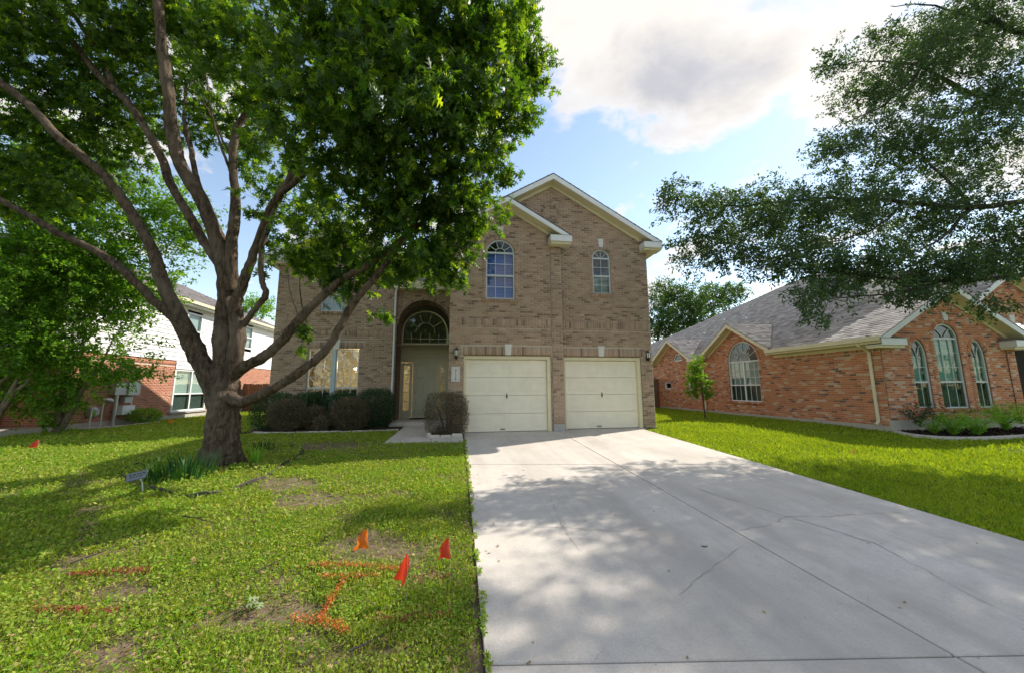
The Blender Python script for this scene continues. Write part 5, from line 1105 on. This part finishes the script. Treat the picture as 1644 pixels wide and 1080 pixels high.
def strap_clump(c, n, h, r, label, m_=None, w=.022):
    c = Vector(c); t = thing('strap_leaf_plant', c, label, 'plant', 'strap-leaved plants in the oak bed'); me_ = MB()
    for i in range(n):
        a = random.uniform(0, 6.28); rr_ = r*random.random()**.6; b = c+Vector((rr_*math.cos(a), rr_*math.sin(a), -.02)); l = h*random.uniform(.6, 1.15); d = Vector((math.cos(a), math.sin(a), 0)); s_ = Vector((-d.y, d.x, 0)); V = []
        lean = random.uniform(.15, .6)
        for k in range(5):
            f = k/4; p = b+d*lean*l*f*f+Vector((0, 0, l*(f-.25*lean*f*f))); ww = w*(1-f**2.2)*random.uniform(.8, 1.1)/2+.001; V += [p-s_*ww, p+s_*ww]
        mb = MB().add(V, [(2*k, 2*k+1, 2*k+3, 2*k+2) for k in range(4)])
        if i < 260: mb.obj('leaf', m_ or M_STRAP, t)
strap_clump(gnd(300, 768)+Vector((0, 0, .02)), 110, .42, .36, 'dark strap-leaved clump beside the oak trunk, nearest the little sign')
strap_clump(gnd(262, 772)+Vector((0, 0, .02)), 50, .36, .22, 'smaller dark strap-leaved clump right behind the little sign')
strap_clump(gnd(410, 743)+Vector((0, 0, .02)), 34, .30, .12, 'bright strap-leaved tuft at the foot of the oak trunk, driveway side', M_FERN)
strap_clump(gnd(424, 722)+Vector((0, 0, .02)), 40, .24, .25, 'low strap-leaved clump at the back of the oak bed')
# little sign on a stake
p = gnd(226, 792); t = thing('yard_sign', p, 'small tilted pale sign on a short stake in the oak bed', 'sign')
mb = MB(); mb.tube([p+Vector((.03, 0, -.05)), p+Vector((0, 0, .15)), p+Vector((-.02, -.02, .20))], .010, 8); mb.obj('stake', M_GALV, t)
cS = p+Vector((-.06, -.02, .24)); u_ = Vector((1, .05, .22)).normalized(); w_ = Vector((-.16, .45, .85)); w_ = (w_-u_*w_.dot(u_)).normalized(); n_ = u_.cross(w_)
FS = lambda a, b, c: cS+u_*a+w_*b+n_*c
mb = MB(); q = [(-.115, -.055), (.115, -.055), (.115, .055), (-.115, .055)]; mb.hexa([FS(*k, -.006) for k in q]+[FS(*k, .006) for k in q]); mb.obj('plate', M_SIGN, t)
for b0, b1, a0, a1 in ((.014, .03, -.09, .07), (-.016, -.002, -.08, .04)):
    a = a0
    while a < a1:
        l = random.uniform(.015, .04); mb = MB(); mb.quad(FS(a, b0, .0075), FS(a+l, b0, .0075), FS(a+l, b1, .0075), FS(a, b1, .0075)); mb.obj('print', M_DARK, t); a += l+.012

# ------------------------------------------------------------------ the neighbour's front bed
cv = [gnd(*p) for p in ((1427, 687), (1440, 694), (1470, 700), (1520, 704), (1580, 704), (1640, 701), (1740, 697))]
cv = [Vector((12.0, 8.55, -.02))]+[Vector((p.x, p.y, 0)) for p in cv]; cv, _ = catmull(cv, [1]*len(cv), 5)
mb = MB(); V = []
for i, p in enumerate(cv):
    d = (cv[min(i+1, len(cv)-1)]-cv[max(i-1, 0)]); d.z = 0; d.normalize(); s_ = Vector((-d.y, d.x, 0)); z = gz(p.y)
    for w, dz in ((-.06, -.1), (-.055, .05), (-.03, .065), (.03, .065), (.055, .05), (.06, -.1)): V.append((p.x+s_.x*w, p.y+s_.y*w, z+dz))
mb.add(V, [(i*6+k, i*6+k+1, i*6+k+7, i*6+k+6) for i in range(len(cv)-1) for k in range(5)])
tag(mb.obj('bed_edging', M_FOUND, None, True), label='curved pale concrete edging of the bed before the bungalow', cat='edging', group='garden edgings')
poly = [(p.x, p.y) for p in cv]+[(cv[-1].x, 8.7), (12.02, 8.7)]
RB = np.array(poly); mb = MB().add([(x, y, gz(y)+.02) for x, y in poly], [tuple(range(len(poly)))]); mb.obj('planting_bed', M_BED, kind='structure')
n = 9000; P = np.stack([rng.uniform(11.9, 19, n), rng.uniform(6.5, 8.75, n)], 1); P = P[in_poly(P[:, 0], P[:, 1], RB)]; n = len(P); P3 = np.c_[P, ter(P[:, 0], P[:, 1])+.06+rng.random(n)*.02]
D = unit(np.c_[rng.normal(size=(n, 2)), rng.normal(size=n)*.3]); X, Y, Z = leaf_axes(D, .05, 0, 1.2, .3); stamp('mulch', P3, X, Y, Z, BLD[0], BLD[1], M_MULCH, None, kind='stuff')
def fern(c, n, h, label, m_=M_FERN, leaf=.03, name='fern_plant', per=26):
    c = Vector(c); t = thing(name, c, label, 'plant', 'plants in the bungalow bed'); Ps, Ds = [], []
    for i in range(n):
        a = random.uniform(0, 6.28); lean = random.uniform(.3, 1.1); l = h*random.uniform(.7, 1.2); d = np.array([math.cos(a), math.sin(a), 0])
        f = rng.random((per, 1)); p = np.array(c)+d*lean*l*f+np.array([0, 0, 1])*l*(f*1.1-.5*lean*f*f); Ps.append(p+rng.normal(size=(per, 3))*.035); Ds.append(np.tile(d, (per, 1))+rng.normal(size=(per, 3)))
        limb(t, [c, Vector(np.array(c)+d*lean*l*.5+np.array([0, 0, l*(.55-.125*lean)])), Vector(np.array(c)+d*lean*l+np.array([0, 0, l*(1.1-.5*lean)]))], [.006, .005, .002], M_BARKL, 4, 'stem', 0, 0) if i < 12 else None
    P = np.concatenate(Ps); X, Y, Z = leaf_axes(unit(np.concatenate(Ds)), leaf, 0, .5); stamp('foliage', P, X, Y, Z, RHO[0], RHO[1], m_, t, kind='stuff')
    return t
fern(at(1530, 694, 7.9), 85, .52, 'bright feathery fern clump under the middle arched window', per=44); fern(at(1568, 694, 7.8), 85, .58, 'bright feathery fern clump leaning over the concrete edging', per=44); fern(at(1500, 693, 8.1), 34, .38, 'small feathery fern between rose bush and fern clumps', per=40)
fern(at(1615, 685, 8.1), 100, .72, 'tall dense fern clump at the edge of the picture', per=50)
fern(at(1476, 680, 8.45), 34, .62, 'dark rose bush with one red bloom by the bungalow corner', M_ROSE, .055, 'rose_bush', 16); fern(at(1508, 676, 8.5), 22, .5, 'dark rose bush below the middle arched window', M_ROSE, .05, 'rose_bush', 14)
fern(at(1636, 676, 8.3), 26, .62, 'pale variegated shrub at the far end of the bungalow bed', M_WEED, .07, 'variegated_shrub', 14)
p = at(1470, 646, 8.4); mb = MB()
for k in range(7):
    a = k*.9; mb.tube([p+Vector((.02*math.cos(a), .02*math.sin(a), -.02)), p+Vector((.035*math.cos(a), .035*math.sin(a), .01)), p+Vector((.02*math.cos(a), .02*math.sin(a), .03))], [.008, .02, .006], 6)
o = mb.obj('rose_bloom', M_FRED, [x for x in bpy.data.objects if x.name == 'rose_bush'][0])
# shrub and stones by the meters
shrub((-11.55, 15.6, .0), .45, .6, .55, M_LCRAPE, 'loose yellow-green shrub below the electric meter boxes', 2200, .06, boxy=2, group='shrubs by the white-sided house')
stones([(-11.95, 13.6), (-11.55, 13.8), (-11.35, 14.6), (-11.3, 15.6), (-11.5, 16.2)], 'broken stone edging of the mulch strip below the meters', .4, .05)
MB().add([(-12, 13.4, .015), (-11.5, 13.7, .015), (-11.3, 14.6, .015), (-11.3, 15.6, .015), (-11.6, 16.2, .015), (-12, 16.4, .015)], [(0, 1, 2, 3, 4, 5)]).obj('mulch_strip', M_REDM, kind='structure')

# ------------------------------------------------------------------ grass and weeds
def lawn_mask(x, y, pad=.0):
    ok = ~((x > .14+.05*smooth_noise(y*9, y*5, 3)) & (x < 5.44+.04*smooth_noise(y*7, y*4, 1)) & (y < 10.6))
    ok &= ~((x > -1.72) & (x < .2) & (y > 9.08) & (y < 13)) & ~((y > 10.2) & (x > -.3) & (x < 6.0)) & ~((y > 12.9) & (x > -6.15) & (x < 6)) & ~((x > -6.0) & (x < -1.7) & (y > 11.25))
    ok &= ~((x > 11.98) & (y > 8.72)) & ~(x < -11.98) & ~((x < -11.3) & (y > 13.3) & (y < 16.3)) & ~in_poly(x, y, RB)
    return ok
def scatter(r0, r1, dens, xr=(-30, 30), yr=(.9, 30)):
    """points on the lawn between two distances from the viewpoint"""
    a0, a1 = R(-62), R(66); area = .5*(r1*r1-r0*r0)*(a1-a0); n = int(area*dens)
    r = np.sqrt(rng.uniform(r0*r0, r1*r1, n)); a = rng.uniform(a0, a1, n); x, y = r*np.sin(a), r*np.cos(a)
    k = (x > xr[0]) & (x < xr[1]) & (y > yr[0]) & (y < yr[1]) & lawn_mask(x, y); return x[k], y[k]
def bare(x, y):                        # 0 = bare soil, 1 = full growth
    v = .74+.5*smooth_noise(x*1.3, y*1.9, 5)+.45*smooth_noise(x*3.1, y*3.7, 9)
    for px, rx, ry in (((470, 775), .75, .40), ((520, 715), 1.5, .55), ((620, 885), .55, .16), ((500, 800), .7, .22), ((640, 1040), .25, .07), ((225, 945), .3, .08), ((560, 870), .5, .15), ((760, 1050), .12, .2), ((430, 985), .4, .1)):
        g_ = gnd(*px); v -= 1.05*np.exp(-(((x-g_.x)/rx)**2+((y-g_.y)/ry)**2))
    v = np.where(x > 5.4, 1.0, v); v = np.where(x < -6.5, np.maximum(v, .8), v)
    return np.clip(v, .05, 1)
def plant(name, x, y, size, height, shape, m_, up, D=None, droop=0.0, spread=1.0):
    n = len(x); z = ter(x, y)+height*rng.random(n); P = np.stack([x, y, z], 1); D = unit(rng.normal(size=(n, 3))*np.array([1, 1, .35])) if D is None else D
    X, Y, Z = leaf_axes(D, 1.0, droop, up, spread); s = (size*(.6+.8*rng.random((n, 1)))); return P, X*s, Y*s, Z*s
parts_w, parts_g = [], []
for r0, r1, dens, sz, hh in ((1.6, 3.2, 15000, .0145, .05), (3.2, 5, 10500, .0175, .05), (5, 8, 6000, .023, .05), (8, 13, 3000, .028, .05), (13, 26, 900, .042, .055)):
    x, y = scatter(r0, r1, dens, (-30, .3)); k = rng.random(len(x)) < bare(x, y); x, y = x[k], y[k]; parts_w.append(plant('w', x, y, sz*1.45, hh, RHO, M_WEED, 1.1))
W_ = [np.concatenate(q) for q in zip(*parts_w)]; stamp('weeds', *W_, RHO[0], RHO[1], M_WEED, None, kind='stuff')
for r0, r1, dens, w, h in ((1.6, 3.2, 6000, .004, .066), (3.2, 5, 4200, .005, .066), (5, 8, 2400, .007, .066), (8, 13, 800, .013, .066), (13, 26, 500, .022, .075)):
    x, y = scatter(r0, r1, dens, (-30, .3)); k = rng.random(len(x)) < bare(x, y)*.9+.05; x, y = x[k], y[k]; n = len(x)
    Yv = unit(np.c_[rng.normal(size=(n, 2))*.55, np.ones(n)]); Zv = unit(np.cross(Yv, rng.normal(size=(n, 3)))); Xv = np.cross(Yv, Zv); hs = h*(.5+.8*rng.random((n, 1)))
    parts_g.append((np.stack([x, y, ter(x, y)-.005], 1), Xv*w*(.7+.6*rng.random((n, 1))), Yv*hs, Zv*hs))
for r0, r1, dens, w, h in ((5, 8, 3600, .010, .075), (8, 13, 1700, .016, .085), (13, 26, 420, .036, .095)):
    x, y = scatter(r0, r1, dens, (5.3, 30)); n = len(x)
    Yv = unit(np.c_[rng.normal(size=(n, 2))*.85, np.ones(n)]); Zv = unit(np.cross(Yv, rng.normal(size=(n, 3)))); Xv = np.cross(Yv, Zv); hs = h*(.5+.7*rng.random((n, 1)))
    parts_g.append((np.stack([x, y, ter(x, y)-.005], 1), Xv*w*(.7+.6*rng.random((n, 1))), Yv*hs, Zv*hs))
tx, ty = scatter(1.7, 7, 9, (-30, .1)); tk_ = rng.random(len(tx)) < bare(tx, ty); tx, ty = tx[tk_], ty[tk_]; nb = 42      # taller tufts of fine grass
ang = rng.uniform(0, 6.28, (len(tx), nb)); rad = np.abs(rng.normal(size=(len(tx), nb)))*.045; x = (tx[:, None]+rad*np.cos(ang)).ravel(); y = (ty[:, None]+rad*np.sin(ang)).ravel(); n = len(x); ang = ang.ravel()
Yv = unit(np.c_[np.cos(ang)*.5+rng.normal(size=n)*.25, np.sin(ang)*.5+rng.normal(size=n)*.25, np.ones(n)]); Zv = unit(np.cross(Yv, rng.normal(size=(n, 3)))); Xv = np.cross(Yv, Zv); hs = .10*(.5+.7*rng.random((n, 1))); k = x < .1
parts_g.append((np.stack([x, y, ter(x, y)-.005], 1)[k], (Xv*.0035)[k], (Yv*hs)[k], (Zv*hs)[k]))
G_ = [np.concatenate(q) for q in zip(*parts_g)]; stamp('grass', *G_, BLD[0], BLD[1], M_GRASS, None, kind='stuff')
# dead leaves and straw lying in the lawn
x, y = scatter(1.6, 4.5, 60, (-30, .2)); x2, y2 = scatter(4.5, 9, 22, (-30, .2)); x, y = np.r_[x, x2], np.r_[y, y2]; n = len(x)
P = np.stack([x, y, ter(x, y)+.03+.02*rng.random(n)], 1); D = unit(rng.normal(size=(n, 3))*np.array([1, 1, .2])); X, Y, Z = leaf_axes(D, .036, 0, 1.5, .3); ol = oak_leaf(); stamp('leaf_litter', P, X, Y, Z, ol[0], ol[1], M_DEAD, None, kind='stuff')
x, y = scatter(1.6, 5.5, 900, (-30, .2)); n = len(x); P = np.stack([x, y, ter(x, y)+.012+.035*rng.random(n)], 1); Yv = unit(np.c_[rng.normal(size=(n, 2)), rng.normal(size=n)*.2]); Zv = unit(np.cross(Yv, np.c_[rng.normal(size=(n, 2))*.3, np.ones(n)])); Xv = np.cross(Yv, Zv); stamp('straw', P, Xv*.003, Yv*.045*(.4+rng.random((n, 1))), Zv*.045, BLD[0], BLD[1], M_DEAD, None, kind='stuff')
def twig(px, label):
    P = [gnd(*p)+Vector((0, 0, .035)) for p in px]; mb = MB(); mb.tube(P, [.008]+[.006]*(len(P)-2)+[.003], 6); m1 = P[len(P)//2]; mb.tube([m1, m1+(P[-1]-P[0]).normalized()*.08+Vector((.05, .03, .01))], [.005, .002], 5); tag(mb.obj('fallen_twig', M_BARKL), label=label, cat='twig', group='fallen twigs')
twig([(112, 911), (140, 900), (160, 893), (155, 889)], 'pale fallen twig just above the long red paint mark'); twig([(288, 832), (315, 836), (346, 845)], 'dark fallen twig on the lawn straight below the oak bed'); twig([(410, 925), (425, 917), (432, 914)], 'short fallen twig near the middle of the weedy lawn'); twig([(560, 1055), (575, 1048), (592, 1042)], 'short fallen twig below the flags at the bottom')
# a fallen sprig with pale undersides
p = gnd(405, 978)+Vector((0, 0, .04)); t = thing('fallen_sprig', p, 'fallen sprig of pale oak leaves lying on the weedy lawn', 'leaves'); ol = oak_leaf(); M_PALE = leaf_mat('pale_leaf', [(0, (.26, .32, .17)), (1, (.40, .44, .27))], .2)
lm = np_mesh('leaf', np.array(ol[0]), [len(f) for f in ol[1]], np.concatenate(ol[1]), M_PALE)
for i in range(8):
    o = bpy.data.objects.new('leaf', lm); o.location = p+Vector((random.uniform(-.06, .06), random.uniform(-.04, .04), random.uniform(0, .02))); o.rotation_euler = (random.uniform(-.4, .5), random.uniform(-.5, .5), random.uniform(0, 6.28)); o.scale = (.075, .075, .075); link(o, t)
mb = MB(); mb.tube([p+Vector((-.07, -.02, -.005)), p, p+Vector((.08, .03, .0))], .003, 5); mb.obj('stem', M_BARKL, t)

# ------------------------------------------------------------------ marker flags and sprayed lines
def flag(px, h, m_, label, fw=.10, fh=.125, yaw=0.3, fold=.5):
    p = gnd(*px); t = thing('marker_flag', p, label, 'flag', 'utility marker flags'); top = p+Vector((random.uniform(-.015, .015), 0, h))
    mb = MB(); mb.tube([p+Vector((0, 0, -.05)), p.lerp(top, .5)+Vector((.006, 0, 0)), top], .0016, 5); mb.obj('wire', M_GALV, t)
    V = []; nx_, nz_ = 7, 5; d = Vector((math.cos(yaw), math.sin(yaw), 0)); s_ = Vector((-d.y, d.x, 0))
    for j in range(nz_):
        for i in range(nx_):
            f, g_ = i/(nx_-1), j/(nz_-1); sag = fold*f*f; w = .025*math.sin(f*6+g_*2.4)*f
            wd = fw*(.16+.84*g_**.75)*(1-.12*math.sin(g_*9+h*20)); w = .016*math.sin(f*7+g_*3.4+h*30)*(.3+g_)+.012*math.sin(g_*5+h*9)
            q = top+d*wd*(f-.22*(1-fold))+s_*w+Vector((0, 0, -fh*g_*(1.08-.16*f)-sag*fh*.12*math.sin(f*3))); V.append(q)
    MB().add(V, [(j*nx_+i, j*nx_+i+1, (j+1)*nx_+i+1, (j+1)*nx_+i) for j in range(nz_-1) for i in range(nx_-1)]).obj('flag', m_, t, True)
flag((585, 925), .36, M_FORG, 'orange marker flag standing farthest from the driveway of the near three', .115, .135, 3.6, .9)
flag((652, 968), .33, M_FRED, 'red-orange marker flag, folded narrow, the middle one of the near three', .10, .19, 2.5, 1.0)
flag((722, 938), .34, M_FRED, 'bright red marker flag beside the driveway edge', .105, .135, 3.5, .8)
flag((57, 736), .36, M_FRED, 'red marker flag alone on the far lawn by the crape myrtles', .13, .14, 3.3, .7)
flag((275, 684), .28, M_FORG, 'tiny orange marker flag on the grass below the neighbour\'s large window', .14, .14, 3.3, .8)
flag((1374, 741), .24, M_FYEL, 'yellow marker flag in the grass of the right-hand lawn', .11, .09, 3.4, .6)
def paint(px, w, m_, label, dens=1.0):
    P = [gnd(*p) for p in px]; xs, ys = [], []
    for p, q in zip(P, P[1:]):
        n = int((q-p).length*w*38000*dens); f = rng.random(n); xs.append(p.x+(q.x-p.x)*f+rng.normal(size=n)*w*.42); ys.append(p.y+(q.y-p.y)*f+rng.normal(size=n)*w*.42)
    x, y = np.concatenate(xs), np.concatenate(ys); k = rng.random(len(x)) < .9+.3*smooth_noise(x*13, y*17, 4); x, y = x[k], y[k]
    A = plant('p', x, y, .0145, .045, RHO, m_, 1.1); A[0][:, 2] += .022; n = len(x)//2
    o = stamp('paint_mark', *A, RHO[0], RHO[1], m_, None); tag(o, label, 'paint mark', 'sprayed utility marks')
paint([(498, 910), (560, 911), (650, 915)], .035, M_PORG, 'long orange sprayed line on the grass leading to the middle flag'); paint([(510, 930), (560, 929), (610, 926)], .03, M_PORG, 'short faint orange sprayed line just below the long orange one', .7); paint([(553, 933), (535, 960), (520, 984), (516, 1000)], .03, M_PORG, 'slanting orange sprayed line joining the upper and lower marks'); paint([(470, 996), (515, 999), (560, 1016)], .04, M_PORG, 'thick lowest orange sprayed stroke on the lawn')
paint([(660, 931), (725, 926)], .02, M_PRED, 'short dark red sprayed line right of the middle flag', .6); paint([(586, 999), (650, 996), (730, 988)], .028, M_PRED, 'broken dark red sprayed line running toward the driveway', .5)
paint([(108, 925), (150, 924), (195, 921), (238, 921)], .032, M_PRED, 'dark red sprayed line beside the pale twig, far from the driveway', 1.2); paint([(50, 981), (120, 984), (186, 988)], .024, M_PRED, 'thin rusty red sprayed line nearest the bottom corner', .8)

# a few dead leaves and crumbs blown onto the concrete
n = 60; x = rng.uniform(.2, 5.3, n); y = rng.uniform(1.9, 9.5, n); x[:30] = .2+np.abs(rng.normal(size=30))*.12; P = np.stack([x, y, np.where(y < 10.3, -SLOPE*(10.3-y), 0)+.008], 1)
D = unit(rng.normal(size=(n, 3))*np.array([1, 1, .1])); X, Y, Z = leaf_axes(D, .03, 0, 2.5, .15); ol = oak_leaf(); stamp('drive_litter', P, X, Y, Z, ol[0], ol[1], M_DEAD, None, kind='stuff')
p = gnd(1137, 877)+Vector((0, 0, .006)); o = bpy.data.objects.new('fallen_leaf', np_mesh('fallen_leaf', np.array(ol[0]), [len(f) for f in ol[1]], np.concatenate(ol[1]), M_SHG)); o.location = p; o.scale = (.07, .07, .07); o.rotation_euler = (.1, .05, 1.2); link(o); tag(o, 'single dark green leaf lying on the concrete driveway', 'leaf')
# weeds creeping over the edge of the slab
n = 2600; y = rng.uniform(1.7, 9.3, n); x = .17+.06*rng.random(n)*(.4+smooth_noise(y*3.1, y*1.7, 8)**2); A = plant('w', x, y, .028, .03, RHO, M_WEED, 1.0); A[0][:, 2] = -SLOPE*(10.3-y)+.005+.02*rng.random(n); k = smooth_noise(y*2.3, y*4.1, 6) > -.1; stamp('edge_weeds', *[q[k] for q in A], RHO[0], RHO[1], M_WEED, None, kind='stuff')

# weeds and litter filling the oak bed
x = rng.uniform(BEDP[:, 0].min(), BEDP[:, 0].max(), 26000); y = rng.uniform(BEDP[:, 1].min(), BEDP[:, 1].max(), 26000); k = in_poly(x, y, BEDP) & (np.hypot(x-T.x, y-T.y) > .42); x, y = x[k], y[k]; k = rng.random(len(x)) < .55+.6*smooth_noise(x*3, y*3, 11); x, y = x[k], y[k]
A = plant('w', x, y, .042, .11, RHO, M_WEED, .9); stamp('bed_weeds', *A, RHO[0], RHO[1], M_WEED, None, kind='stuff')
n = 260; a = rng.uniform(0, 6.28, n); r = rng.uniform(.42, 1.2, n); x, y = T.x+r*np.cos(a), T.y+r*np.sin(a); P = np.stack([x, y, ter(x, y)+.03+.04*rng.random(n)], 1); D = unit(rng.normal(size=(n, 3))*np.array([1, 1, .3])); X, Y, Z = leaf_axes(D, .07, 0, 1.2, .4); stamp('bed_litter', P, X, Y, Z, ol[0], ol[1], M_DEAD, None, kind='stuff')
